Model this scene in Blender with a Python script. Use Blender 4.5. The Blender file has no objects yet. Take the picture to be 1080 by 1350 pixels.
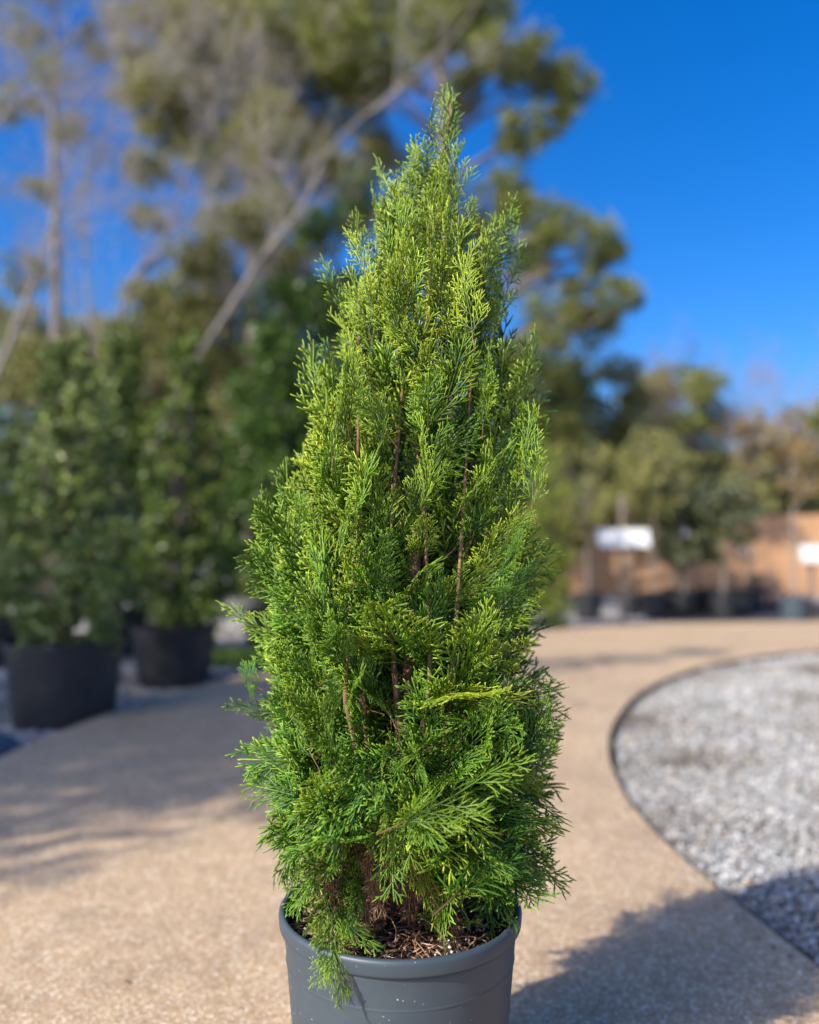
import bpy, bmesh, math, random
import numpy as np
from mathutils import Vector, Matrix

S = bpy.context.scene
C = S.collection
R = math.radians

# ------------------------------------------------------------------ camera, sky, sun, exposure
cam_d = bpy.data.cameras.new('camera')
cam = bpy.data.objects.new('camera', cam_d)
C.objects.link(cam)
S.camera = cam
cam.location = (0, 0, 0.91)
cam.rotation_euler = (R(90 + 2.42), 0, 0)
cam_d.sensor_fit = 'VERTICAL'
cam_d.sensor_height = 36.0
cam_d.lens = 1110 / 1350 * 36
cam_d.clip_start = 0.05
cam_d.clip_end = 2000
cam_d.dof.use_dof = True
cam_d.dof.focus_distance = 1.20
cam_d.dof.aperture_fstop = 1.35

SUN_EL, SUN_AZ = R(36), math.atan2(-0.765, -0.645)      # azimuth measured from +Y towards +X
W = bpy.data.worlds.new('World')
S.world = W
W.use_nodes = True
wn, wl = W.node_tree.nodes, W.node_tree.links
wn.clear()
sky = wn.new('ShaderNodeTexSky')
sky.sky_type = 'NISHITA'
sky.sun_disc = False
sky.sun_elevation = SUN_EL
sky.sun_rotation = SUN_AZ % (2 * math.pi)
sky.altitude = 300
sky.air_density = 1.0
sky.dust_density = 3.5
sky.ozone_density = 6.0
hsv = wn.new('ShaderNodeHueSaturation')
hsv.inputs['Hue'].default_value = 0.509
hsv.inputs['Saturation'].default_value = 1.34
bg = wn.new('ShaderNodeBackground')
bg.inputs['Strength'].default_value = 0.15
wo = wn.new('ShaderNodeOutputWorld')
wl.new(sky.outputs[0], hsv.inputs['Color'])
wl.new(hsv.outputs[0], bg.inputs['Color'])
wl.new(bg.outputs[0], wo.inputs['Surface'])

sun_d = bpy.data.lights.new('sun', 'SUN')
sun_d.energy = 4.8
sun_d.angle = R(0.5)
sun_d.color = (1.0, 0.94, 0.86)
sun = bpy.data.objects.new('sun', sun_d)
C.objects.link(sun)
sun.location = (-8, -6, 12)
ldir = Vector((0.765, 0.645, 0)).normalized() * math.cos(SUN_EL) + Vector((0, 0, -math.sin(SUN_EL)))
sun.rotation_euler = ldir.to_track_quat('-Z', 'Y').to_euler()

S.view_settings.view_transform = 'Standard'
S.view_settings.look = 'None'
S.view_settings.exposure = 0.62
S.view_settings.gamma = 1
S.view_settings.use_curve_mapping = False
S.cycles.use_denoising = True
S.cycles.max_bounces = 6
S.cycles.transparent_max_bounces = 4
S.cycles.sample_clamp_indirect = 4

# ------------------------------------------------------------------ helpers
class MB:
    """collects vertices and faces of one mesh"""
    def __init__(s):
        s.v, s.f, s.n, s.a = [], [], 0, []
    def add(s, verts, faces, attr=0.0):
        verts = [tuple(p) for p in verts]
        s.v += verts
        s.f += [tuple(i + s.n for i in f) for f in faces]
        s.n += len(verts)
        s.a += (list(attr) if hasattr(attr, '__len__') else [attr] * len(verts))
    def tube(s, pts, rad, sides=6, cap=True, attr=0.0):
        pts = [Vector(p) for p in pts]
        k = len(pts)
        if not hasattr(rad, '__len__'):
            rad = [rad] * k
        vs = []
        ref = Vector((0.3, 0.9, 0.31))
        for i, p in enumerate(pts):
            t = (pts[min(i + 1, k - 1)] - pts[max(i - 1, 0)])
            t = t.normalized() if t.length > 1e-9 else Vector((0, 0, 1))
            u = t.cross(ref)
            if u.length < 1e-3:
                u = t.cross(Vector((1, 0, 0)))
            u.normalize()
            w = t.cross(u)
            for j in range(sides):
                a = 2 * math.pi * j / sides
                vs.append(p + (u * math.cos(a) + w * math.sin(a)) * rad[i])
        fs = []
        for i in range(k - 1):
            for j in range(sides):
                j2 = (j + 1) % sides
                fs.append((i * sides + j, i * sides + j2, (i + 1) * sides + j2, (i + 1) * sides + j))
        if cap:
            fs.append(tuple(range(sides - 1, -1, -1)))
            fs.append(tuple((k - 1) * sides + j for j in range(sides)))
        s.add(vs, fs, attr)
    def box(s, lo, hi):
        x0, y0, z0 = lo
        x1, y1, z1 = hi
        v = [(x0, y0, z0), (x1, y0, z0), (x1, y1, z0), (x0, y1, z0), (x0, y0, z1), (x1, y0, z1), (x1, y1, z1), (x0, y1, z1)]
        s.add(v, [(0, 3, 2, 1), (4, 5, 6, 7), (0, 1, 5, 4), (1, 2, 6, 5), (2, 3, 7, 6), (3, 0, 4, 7)])
    def lathe(s, prof, n=48, close=False):
        vs = [(r * math.cos(2 * math.pi * j / n), r * math.sin(2 * math.pi * j / n), z) for r, z in prof for j in range(n)]
        fs = []
        k = len(prof)
        for i in range(k if close else k - 1):
            i2 = (i + 1) % k
            for j in range(n):
                j2 = (j + 1) % n
                fs.append((i * n + j, i * n + j2, i2 * n + j2, i2 * n + j))
        s.add(vs, fs)
    def mesh(s, name, mat, smooth=True, attr=None):
        me = bpy.data.meshes.new(name)
        me.from_pydata(s.v, [], s.f)
        if smooth:
            me.polygons.foreach_set('use_smooth', [True] * len(me.polygons))
        if attr:
            at = me.attributes.new(attr, 'FLOAT', 'POINT')
            at.data.foreach_set('value', s.a)
        me.materials.append(mat)
        me.update()
        return me
    def build(s, name, mat, parent=None, smooth=True, attr=None):
        return obj(name, s.mesh(name, mat, smooth, attr), parent)

def obj(name, me, parent=None):
    o = bpy.data.objects.new(name, me)
    C.objects.link(o)
    if parent is not None:
        o.parent = parent
    return o

def np_mesh(name, V, F, mat, smooth=False, attr=None, vals=None):
    """fast mesh from arrays, every face with the same number of corners"""
    me = bpy.data.meshes.new(name)
    V = np.asarray(V, np.float32)
    F = np.asarray(F, np.int32)
    k = F.shape[1]
    me.vertices.add(len(V))
    me.vertices.foreach_set('co', V.ravel())
    me.loops.add(F.size)
    me.loops.foreach_set('vertex_index', F.ravel())
    me.polygons.add(len(F))
    me.polygons.foreach_set('loop_start', np.arange(0, F.size, k, dtype=np.int32))
    me.polygons.foreach_set('loop_total', np.full(len(F), k, np.int32))
    if smooth:
        me.polygons.foreach_set('use_smooth', np.ones(len(F), bool))
    me.update(calc_edges=True)
    if attr:
        at = me.attributes.new(attr, 'FLOAT', 'POINT')
        at.data.foreach_set('value', np.asarray(vals, np.float32))
    me.materials.append(mat)
    return me

def tag(o, label=None, cat=None, group=None, kind=None):
    if label: o['label'] = label
    if cat: o['category'] = cat
    if group: o['group'] = group
    if kind: o['kind'] = kind
    return o

def thing(name, label, cat, loc=(0, 0, 0), rz=0, group=None):
    o = bpy.data.objects.new(name, None)
    o.empty_display_size = 0.1
    C.objects.link(o)
    o.location = loc
    o.rotation_euler = (0, 0, rz)
    return tag(o, label, cat, group)

def smooth_line(pts, n=8):
    """Catmull-Rom through the points"""
    P = [np.array(p, float) for p in pts]
    P = [2 * P[0] - P[1]] + P + [2 * P[-1] - P[-2]]
    out = []
    for i in range(1, len(P) - 2):
        for k in range(n):
            t = k / n
            a, b, c, d = P[i - 1:i + 3]
            out.append(0.5 * (2 * b + (c - a) * t + (2 * a - 5 * b + 4 * c - d) * t * t + (3 * b - a - 3 * c + d) * t ** 3))
    out.append(P[-2])
    return out

# ------------------------------------------------------------------ materials
def new_mat(name):
    m = bpy.data.materials.new(name)
    m.use_nodes = True
    nt = m.node_tree
    b = nt.nodes['Principled BSDF']
    return m, nt, b, nt.nodes['Material Output']

def ramp(nt, stops, interp='LINEAR'):
    r = nt.nodes.new('ShaderNodeValToRGB')
    r.color_ramp.interpolation = interp
    e = r.color_ramp.elements
    e[0].position, e[0].color = stops[0][0], (*stops[0][1], 1)
    e[1].position, e[1].color = stops[-1][0], (*stops[-1][1], 1)
    for p, c in stops[1:-1]:
        k = e.new(p)
        k.color = (*c, 1)
    return r

def tex(nt, kind, scale, detail=2.0, coord='Object', rough=0.5):
    tc = nt.nodes.new('ShaderNodeTexCoord')
    t = nt.nodes.new('ShaderNodeTexNoise' if kind == 'noise' else 'ShaderNodeTexVoronoi')
    t.inputs['Scale'].default_value = scale
    if kind == 'noise':
        t.inputs['Detail'].default_value = detail
        t.inputs['Roughness'].default_value = rough
    nt.links.new(tc.outputs[coord], t.inputs['Vector'])
    return t

def mix(nt, fac, a, b, mode='MIX'):
    m = nt.nodes.new('ShaderNodeMix')
    m.data_type = 'RGBA'
    m.blend_type = mode
    for sock, val in ((m.inputs[0], fac), (m.inputs[6], a), (m.inputs[7], b)):
        if isinstance(val, (int, float)):
            sock.default_value = val
        elif isinstance(val, tuple):
            sock.default_value = (*val, 1) if len(val) == 3 else val
        else:
            nt.links.new(val, sock)
    return m.outputs[2]

def bump(nt, b, height, strength, dist=0.002):
    n = nt.nodes.new('ShaderNodeBump')
    n.inputs['Strength'].default_value = strength
    n.inputs['Distance'].default_value = dist
    nt.links.new(height, n.inputs['Height'])
    nt.links.new(n.outputs[0], b.inputs['Normal'])

def plain(name, c1, c2, scale=20, rough=0.7, bmp=0.3, dist=0.003, spec=0.4):
    m, nt, b, o = new_mat(name)
    t = tex(nt, 'noise', scale, 5)
    r = ramp(nt, [(0.3, c1), (0.7, c2)])
    nt.links.new(t.outputs[0], r.inputs[0])
    nt.links.new(r.outputs[0], b.inputs['Base Color'])
    b.inputs['Roughness'].default_value = rough
    b.inputs['Specular IOR Level'].default_value = spec
    if bmp:
        bump(nt, b, t.outputs[0], bmp, dist)
    return m

def leafy(name, stops, trans=0.3, rough=0.5, spec=0.4):
    """leaves: a colour of its own for each leaf"""
    m, nt, b, o = new_mat(name)
    g = nt.nodes.new('ShaderNodeNewGeometry')
    r = ramp(nt, stops)
    nt.links.new(g.outputs['Random Per Island'], r.inputs[0])
    nt.links.new(r.outputs[0], b.inputs['Base Color'])
    b.inputs['Roughness'].default_value = rough
    b.inputs['Specular IOR Level'].default_value = spec
    tr = nt.nodes.new('ShaderNodeBsdfTranslucent')
    nt.links.new(r.outputs[0], tr.inputs['Color'])
    ms = nt.nodes.new('ShaderNodeMixShader')
    ms.inputs[0].default_value = trans
    nt.links.new(b.outputs[0], ms.inputs[1])
    nt.links.new(tr.outputs[0], ms.inputs[2])
    nt.links.new(ms.outputs[0], o.inputs['Surface'])
    return m

def concrete_mat():
    m, nt, b, o = new_mat('exposed aggregate concrete')
    v = tex(nt, 'vor', 190)
    v2 = tex(nt, 'vor', 75)
    sx = nt.nodes.new('ShaderNodeSeparateColor')
    nt.links.new(v.outputs['Color'], sx.inputs[0])
    r = ramp(nt, [(0.0, (0.28, 0.18, 0.10)), (0.25, (0.405, 0.280, 0.160)), (0.75, (0.485, 0.345, 0.205)), (0.92, (0.61, 0.48, 0.33)), (1.0, (0.72, 0.64, 0.52))])
    nt.links.new(sx.outputs[0], r.inputs[0])
    sx2 = nt.nodes.new('ShaderNodeSeparateColor')
    nt.links.new(v2.outputs['Color'], sx2.inputs[0])
    r2 = ramp(nt, [(0.0, (0.84, 0.81, 0.78)), (0.1, (1, 1, 1)), (0.90, (1, 1, 1)), (1.0, (1.22, 1.24, 1.28))])
    nt.links.new(sx2.outputs[0], r2.inputs[0])
    c = mix(nt, 1.0, r.outputs[0], r2.outputs[0], 'MULTIPLY')
    n = tex(nt, 'noise', 1.1, 6, rough=0.6)
    r3 = ramp(nt, [(0.25, (0.80, 0.79, 0.80)), (0.5, (1, 1, 1)), (0.75, (1.10, 1.08, 1.04))])
    nt.links.new(n.outputs[0], r3.inputs[0])
    c = mix(nt, 1.0, c, r3.outputs[0], 'MULTIPLY')
    n2 = tex(nt, 'noise', 9, 5, rough=0.6)
    r4 = ramp(nt, [(0.3, (0.88, 0.87, 0.87)), (0.65, (1.05, 1.05, 1.05))])
    nt.links.new(n2.outputs[0], r4.inputs[0])
    c = mix(nt, 1.0, c, r4.outputs[0], 'MULTIPLY')
    nt.links.new(c, b.inputs['Base Color'])
    b.inputs['Roughness'].default_value = 0.72
    b.inputs['Specular IOR Level'].default_value = 0.35
    bump(nt, b, v.outputs['Distance'], 0.55, 0.003)
    return m

def gravel_ground_mat(name, a, c):
    m, nt, b, o = new_mat(name)
    v = tex(nt, 'vor', 45)
    sx = nt.nodes.new('ShaderNodeSeparateColor')
    nt.links.new(v.outputs['Color'], sx.inputs[0])
    r = ramp(nt, [(0, a), (1, c)])
    nt.links.new(sx.outputs[0], r.inputs[0])
    n = tex(nt, 'noise', 0.8, 5)
    r3 = ramp(nt, [(0.3, (0.6, 0.55, 0.5)), (0.6, (1, 1, 1))])
    nt.links.new(n.outputs[0], r3.inputs[0])
    nt.links.new(mix(nt, 1.0, r.outputs[0], r3.outputs[0], 'MULTIPLY'), b.inputs['Base Color'])
    b.inputs['Roughness'].default_value = 0.85
    bump(nt, b, v.outputs['Distance'], 0.8, 0.01)
    return m

def stone_mat():
    m, nt, b, o = new_mat('crushed grey stone')
    g = nt.nodes.new('ShaderNodeNewGeometry')
    r = ramp(nt, [(0, (0.12, 0.10, 0.09)), (0.10, (0.22, 0.215, 0.20)), (0.35, (0.35, 0.345, 0.325)), (0.8, (0.52, 0.51, 0.485)), (0.94, (0.72, 0.71, 0.67)), (0.97, (0.38, 0.26, 0.15)), (1, (0.3, 0.22, 0.15))])
    nt.links.new(g.outputs['Random Per Island'], r.inputs[0])
    n = tex(nt, 'noise', 1.3, 4)
    r3 = ramp(nt, [(0.34, (0.36, 0.30, 0.24)), (0.47, (0.80, 0.77, 0.73)), (0.60, (1, 1, 1))])
    nt.links.new(n.outputs[0], r3.inputs[0])
    n2 = tex(nt, 'noise', 160, 3)
    r4 = ramp(nt, [(0.3, (0.75, 0.75, 0.76)), (0.7, (1.1, 1.1, 1.1))])
    nt.links.new(n2.outputs[0], r4.inputs[0])
    c = mix(nt, 1.0, r.outputs[0], r3.outputs[0], 'MULTIPLY')
    nt.links.new(mix(nt, 1.0, c, r4.outputs[0], 'MULTIPLY'), b.inputs['Base Color'])
    b.inputs['Roughness'].default_value = 0.75
    return m

def frond_mat(name, dead=False):
    m, nt, b, o = new_mat(name)
    a = nt.nodes.new('ShaderNodeAttribute')
    a.attribute_name = 'age'
    if dead:
        r = ramp(nt, [(0, (0.07, 0.035, 0.02)), (0.3, (0.14, 0.065, 0.032)), (1, (0.30, 0.160, 0.085))])
        nt.links.new(a.outputs['Fac'], r.inputs[0])
        col = r.outputs[0]
    else:
        r = ramp(nt, [(0, (0.17, 0.085, 0.04)), (0.10, (0.15, 0.09, 0.03)), (0.2, (0.010, 0.034, 0.004)), (0.55, (0.026, 0.090, 0.006)), (0.8, (0.080, 0.205, 0.012)), (1, (0.33, 0.49, 0.035))])  # old growth darker than tips; dark end also deepened to paint shaded gaps
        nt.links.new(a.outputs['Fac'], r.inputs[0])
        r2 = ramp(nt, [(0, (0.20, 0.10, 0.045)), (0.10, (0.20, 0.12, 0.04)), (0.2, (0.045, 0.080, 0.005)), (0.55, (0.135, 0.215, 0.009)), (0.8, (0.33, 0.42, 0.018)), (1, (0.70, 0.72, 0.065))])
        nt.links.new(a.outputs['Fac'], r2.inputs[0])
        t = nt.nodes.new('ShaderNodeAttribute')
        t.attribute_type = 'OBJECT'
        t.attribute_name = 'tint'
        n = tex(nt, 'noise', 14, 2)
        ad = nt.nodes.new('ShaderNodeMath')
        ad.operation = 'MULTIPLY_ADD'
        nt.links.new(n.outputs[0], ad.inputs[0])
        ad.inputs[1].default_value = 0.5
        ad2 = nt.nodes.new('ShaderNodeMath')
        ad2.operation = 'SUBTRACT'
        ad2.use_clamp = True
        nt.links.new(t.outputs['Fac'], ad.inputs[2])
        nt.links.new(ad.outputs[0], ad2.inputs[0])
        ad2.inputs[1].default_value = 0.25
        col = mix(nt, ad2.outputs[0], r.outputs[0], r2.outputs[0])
    nt.links.new(col, b.inputs['Base Color'])
    b.inputs['Roughness'].default_value = 0.36
    b.inputs['Specular IOR Level'].default_value = 0.42
    n3 = tex(nt, 'noise', 420, 2)
    bump(nt, b, n3.outputs[0], 0.5, 0.001)
    tr = nt.nodes.new('ShaderNodeBsdfTranslucent')
    nt.links.new(col, tr.inputs['Color'])
    ms = nt.nodes.new('ShaderNodeMixShader')
    ms.inputs[0].default_value = 0.08
    nt.links.new(b.outputs[0], ms.inputs[1])
    nt.links.new(tr.outputs[0], ms.inputs[2])
    nt.links.new(ms.outputs[0], o.inputs['Surface'])
    return m

def pot_mat(name, c1, c2, dust, rough=0.42):
    """moulded plastic with scuffs and specks of dried soil"""
    m, nt, b, o = new_mat(name)
    n = tex(nt, 'noise', 7, 6, rough=0.65)
    r = ramp(nt, [(0.3, c1), (0.75, c2)])
    nt.links.new(n.outputs[0], r.inputs[0])
    v = tex(nt, 'vor', 90)
    rv = ramp(nt, [(0.0, (1, 1, 1)), (0.07, (1, 1, 1)), (0.11, (0, 0, 0))])
    nt.links.new(v.outputs['Distance'], rv.inputs[0])
    n2 = tex(nt, 'noise', 11, 3)
    r2 = ramp(nt, [(0.44, (0, 0, 0)), (0.58, (1, 1, 1))])
    nt.links.new(n2.outputs[0], r2.inputs[0])
    f = mix(nt, 1.0, rv.outputs[0], r2.outputs[0], 'MULTIPLY')
    n3 = tex(nt, 'noise', 3.5, 7, rough=0.7)
    r3 = ramp(nt, [(0.45, (0, 0, 0)), (0.8, (0.35, 0.35, 0.35))])
    nt.links.new(n3.outputs[0], r3.inputs[0])
    c = mix(nt, r3.outputs[0], r.outputs[0], dust)
    c = mix(nt, f, c, (0.5, 0.48, 0.44))
    nt.links.new(c, b.inputs['Base Color'])
    rr = ramp(nt, [(0.3, (rough,) * 3), (0.8, (rough + 0.22,) * 3)])
    nt.links.new(n3.outputs[0], rr.inputs[0])
    nt.links.new(rr.outputs[0], b.inputs['Roughness'])
    n4 = tex(nt, 'noise', 60, 4)
    bump(nt, b, n4.outputs[0], 0.12, 0.002)
    return m

M = dict(
    path=concrete_mat(),
    ground=gravel_ground_mat('grey gravel ground', (0.22, 0.21, 0.20), (0.46, 0.45, 0.44)),
    bed=gravel_ground_mat('dark soil under stones', (0.10, 0.09, 0.08), (0.26, 0.25, 0.24)),
    stone=stone_mat(),
    seam=plain('dark edging strip', (0.02, 0.02, 0.02), (0.045, 0.04, 0.035), 30),
    frond=frond_mat('arborvitae scale foliage'),
    dead=frond_mat('dead arborvitae foliage', True),
    stem=plain('reddish brown bark', (0.10, 0.045, 0.025), (0.30, 0.17, 0.10), 60, 0.8, 0.8),
    pot_grey=pot_mat('grey plastic', (0.038, 0.055, 0.070), (0.047, 0.065, 0.080), (0.095, 0.108, 0.118)),
    pot_black=pot_mat('black plastic', (0.012, 0.013, 0.016), (0.02, 0.021, 0.024), (0.07, 0.065, 0.06)),
    soil=plain('black potting soil', (0.012, 0.008, 0.006), (0.06, 0.038, 0.024), 90, 0.9, 1.0, 0.01),
    litter=leafy('brown needle litter', [(0, (0.10, 0.05, 0.03)), (0.5, (0.30, 0.17, 0.10)), (0.9, (0.48, 0.33, 0.22)), (1, (0.6, 0.5, 0.4))], 0.05),
    perlite=plain('pale perlite', (0.6, 0.55, 0.45), (0.78, 0.75, 0.68), 50),
    bark=plain('grey brown bark', (0.13, 0.10, 0.08), (0.28, 0.23, 0.19), 14, 0.9, 0.8, 0.02),
    pale_bark=plain('pale grey bark', (0.19, 0.165, 0.14), (0.33, 0.29, 0.25), 14, 0.9, 0.8, 0.02),
    twig=plain('grey twigs', (0.24, 0.20, 0.18), (0.40, 0.36, 0.33), 14, 0.9, 0),
    red_twig=plain('reddish brown twigs', (0.22, 0.13, 0.10), (0.36, 0.24, 0.19), 14, 0.9, 0),
    pine=leafy('pine needles', [(0, (0.09, 0.115, 0.020)), (0.5, (0.19, 0.215, 0.038)), (0.9, (0.31, 0.32, 0.065)), (1, (0.36, 0.31, 0.12))], 0.25),
    pine_dry=leafy('olive pine needles', [(0, (0.14, 0.15, 0.035)), (0.5, (0.26, 0.26, 0.06)), (0.85, (0.38, 0.35, 0.10)), (1, (0.45, 0.38, 0.20))], 0.25),
    dark=leafy('dark evergreen leaves', [(0, (0.045, 0.08, 0.012)), (0.6, (0.10, 0.16, 0.022)), (1, (0.26, 0.31, 0.05))], 0.15, 0.42, 0.45),
    glossy=leafy('glossy green leaves', [(0, (0.06, 0.10, 0.016)), (0.5, (0.16, 0.23, 0.038)), (0.72, (0.34, 0.41, 0.10)), (1, (0.55, 0.55, 0.24))], 0.2, 0.42, 0.45),  # palest leaf colours stand in for sun highlights
    magnolia=leafy('dark magnolia leaves', [(0, (0.03, 0.045, 0.018)), (0.6, (0.07, 0.09, 0.035)), (0.9, (0.16, 0.17, 0.08)), (1, (0.30, 0.29, 0.17))], 0.12, 0.4, 0.5),
    mid=leafy('mid green leaves', [(0, (0.035, 0.085, 0.012)), (0.6, (0.075, 0.15, 0.02)), (1, (0.16, 0.22, 0.04))], 0.25, 0.4),
    yellow=leafy('yellow green leaves', [(0, (0.10, 0.17, 0.02)), (0.6, (0.20, 0.26, 0.03)), (1, (0.36, 0.33, 0.06))], 0.3),
    olive=leafy('olive leaves', [(0, (0.12, 0.135, 0.03)), (0.6, (0.24, 0.245, 0.065)), (1, (0.40, 0.35, 0.13))], 0.3),
    autumn=leafy('tan autumn leaves', [(0, (0.13, 0.12, 0.04)), (0.5, (0.25, 0.19, 0.07)), (1, (0.42, 0.26, 0.11))], 0.3),
    grass=leafy('short green grass', [(0, (0.06, 0.13, 0.015)), (1, (0.20, 0.30, 0.05))], 0.3),
    cedar=plain('weathered cedar', (0.42, 0.22, 0.105), (0.58, 0.34, 0.18), 7, 0.8, 0.5),
    post=plain('grey brown timber', (0.13, 0.10, 0.075), (0.24, 0.19, 0.15), 12, 0.85, 0.5),
    white=plain('white painted board', (0.60, 0.60, 0.58), (0.68, 0.68, 0.66), 12, 0.5, 0),
    blue=plain('blue woven plastic', (0.04, 0.075, 0.11), (0.10, 0.14, 0.17), 30, 0.5, 0.4),
    cloth=plain('black ground fabric', (0.02, 0.02, 0.022), (0.045, 0.045, 0.045), 30, 0.85, 0.4),
    log_bark=plain('dark log bark', (0.05, 0.03, 0.02), (0.12, 0.08, 0.05), 20, 0.9, 0.8, 0.01),
    log_end=plain('sawn log end', (0.42, 0.24, 0.16), (0.55, 0.34, 0.24), 25, 0.8, 0.3),
    orange=plain('orange dry leaf', (0.55, 0.25, 0.06), (0.68, 0.36, 0.10), 60, 0.7, 0.2),
    brown=plain('brown dry leaf', (0.16, 0.08, 0.04), (0.28, 0.15, 0.07), 60, 0.7, 0.2),
)

# ------------------------------------------------------------------ ground, path, gravel bed
BASE = -0.07
mb = MB()
mb.add([(-300, -300, BASE), (300, -300, BASE), (300, 600, BASE), (-300, 600, BASE)], [(0, 1, 2, 3)])
tag(mb.build('ground', M['ground'], smooth=False), kind='structure')

left_edge = smooth_line([(-2.3, -6), (-1.95, -1), (-1.85, 2), (-1.79, 3.4), (-1.76, 4.0), (-1.64, 4.72), (-1.49, 5.23), (-1.19, 6.06), (-0.5, 7.2), (0.45, 8.4), (1.5, 9.35), (2.9, 10.1), (5.1, 10.5), (9, 10.6), (15, 10.5)])
bed_edge = smooth_line([(2.3, -6), (1.75, -1.5), (1.2, 0.4), (0.98, 1.3), (0.89, 1.87), (0.84, 2.2), (0.81, 2.43), (0.785, 2.79), (0.80, 3.22), (0.89, 3.81), (1.08, 4.47), (1.42, 5.28), (1.9, 6.06), (2.61, 6.87), (3.61, 7.47), (5.5, 7.9), (9, 8.0), (15, 7.9)])

def slab(name, outline, top, bottom, mat):
    bm = bmesh.new()
    vs = [bm.verts.new((p[0], p[1], top)) for p in outline]
    f = bm.faces.new(vs)
    if f.normal.z < 0:
        f.normal_flip()
    e = bmesh.ops.extrude_face_region(bm, geom=[f])
    for v in e['geom']:
        if isinstance(v, bmesh.types.BMVert):
            v.co.z = bottom
    f2 = [q for q in e['geom'] if isinstance(q, bmesh.types.BMFace)]
    bmesh.ops.recalc_face_normals(bm, faces=bm.faces)
    bmesh.ops.triangulate(bm, faces=[q for q in bm.faces if len(q.verts) > 4])
    me = bpy.data.meshes.new(name)
    bm.to_mesh(me)
    bm.free()
    me.materials.append(mat)
    return obj(name, me)

tag(slab('path', left_edge + bed_edge[::-1], 0.0, BASE + 0.004, M['path']), kind='structure')

bed_out = bed_edge + [np.array(p, float) for p in [(15, -6)]]
mb = MB()
ins = [(p[0] + 0.02, p[1] - 0.01) for p in bed_edge] + [(15, -6)]
bm = bmesh.new()
f = bm.faces.new([bm.verts.new((p[0], p[1], -0.045)) for p in ins])
bmesh.ops.triangulate(bm, faces=[f])
me = bpy.data.meshes.new('gravel_bed')
bm.to_mesh(me); bm.free()
me.materials.append(M['bed'])
tag(obj('gravel_bed', me), kind='structure')

def edge_strip(line, d0, d1, z0, z1):
    """upright strip following a line, between offsets d0 and d1 to its right"""
    L = [np.array(p[:2]) for p in line]
    N = []
    for i in range(len(L)):
        t = L[min(i + 1, len(L) - 1)] - L[max(i - 1, 0)]
        t = t / (np.linalg.norm(t) + 1e-9)
        N.append(np.array([t[1], -t[0]]))
    b = MB()
    vs = []
    for p, n in zip(L, N):
        a, c = p + n * d0, p + n * d1
        vs += [(a[0], a[1], z0), (a[0], a[1], z1), (c[0], c[1], z1), (c[0], c[1], z0)]
    fs = []
    for i in range(len(L) - 1):
        for j in range(4):
            j2 = (j + 1) % 4
            fs.append((i * 4 + j, (i + 1) * 4 + j, (i + 1) * 4 + j2, i * 4 + j2))
    b.add(vs, fs)
    return b
o = edge_strip(bed_edge, 0.004, 0.013, -0.06, -0.004).build('dark_seam', M['seam'], smooth=False)  # thin near-black strip following the border of the bed
tag(o, 'thin dark edging strip between concrete path and grey gravel bed', 'seam')

rng = np.random.default_rng(5)
ICO_V = []
ph = (1 + 5 ** 0.5) / 2
for a, b_ in ((1, ph), (-1, ph), (1, -ph), (-1, -ph)):
    ICO_V += [(0, a, b_), (a, b_, 0), (b_, 0, a)]
ICO_V = np.array(ICO_V) / np.linalg.norm(ICO_V[0])
bm = bmesh.new()
for p in ICO_V:
    bm.verts.new(p)
h = bmesh.ops.convex_hull(bm, input=bm.verts)
bm.verts.index_update()
bm.verts.ensure_lookup_table()
ICO_F = np.array([[v.index for v in f.verts] for f in bm.faces])
ICO_V = np.array([v.co[:] for v in bm.verts])
bm.free()

def stones(name, P, size, mat, flat=0.65):
    n = len(P)
    sc = size[:, None] * rng.uniform(0.65, 1.25, (n, 3))
    sc[:, 2] *= flat
    V = ICO_V[None] * (1 + rng.uniform(-0.22, 0.22, (n, 12, 1)))
    V = V * sc[:, None, :]
    q = rng.normal(size=(n, 4)); q[:, 1:3] *= 0.35
    q /= np.linalg.norm(q, axis=1, keepdims=True)
    w, x, y, z = q.T
    Rm = np.stack([1 - 2 * (y * y + z * z), 2 * (x * y - z * w), 2 * (x * z + y * w), 2 * (x * y + z * w), 1 - 2 * (x * x + z * z), 2 * (y * z - x * w), 2 * (x * z - y * w), 2 * (y * z + x * w), 1 - 2 * (x * x + y * y)], -1).reshape(n, 3, 3)
    V = np.einsum('nij,nkj->nki', Rm, V) + P[:, None, :]
    F = ICO_F[None] + (np.arange(n) * 12)[:, None, None]
    return obj(name, np_mesh(name, V.reshape(-1, 3), F.reshape(-1, 3), mat))

def inside(poly, X, Y):
    c = np.zeros(len(X), bool)
    px = np.array([p[0] for p in poly]); py = np.array([p[1] for p in poly])
    j = len(px) - 1
    for i in range(len(px)):
        cond = ((py[i] > Y) != (py[j] > Y)) & (X < (px[j] - px[i]) * (Y - py[i]) / (py[j] - py[i] + 1e-12) + px[i])
        c ^= cond
        j = i
    return c

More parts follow.
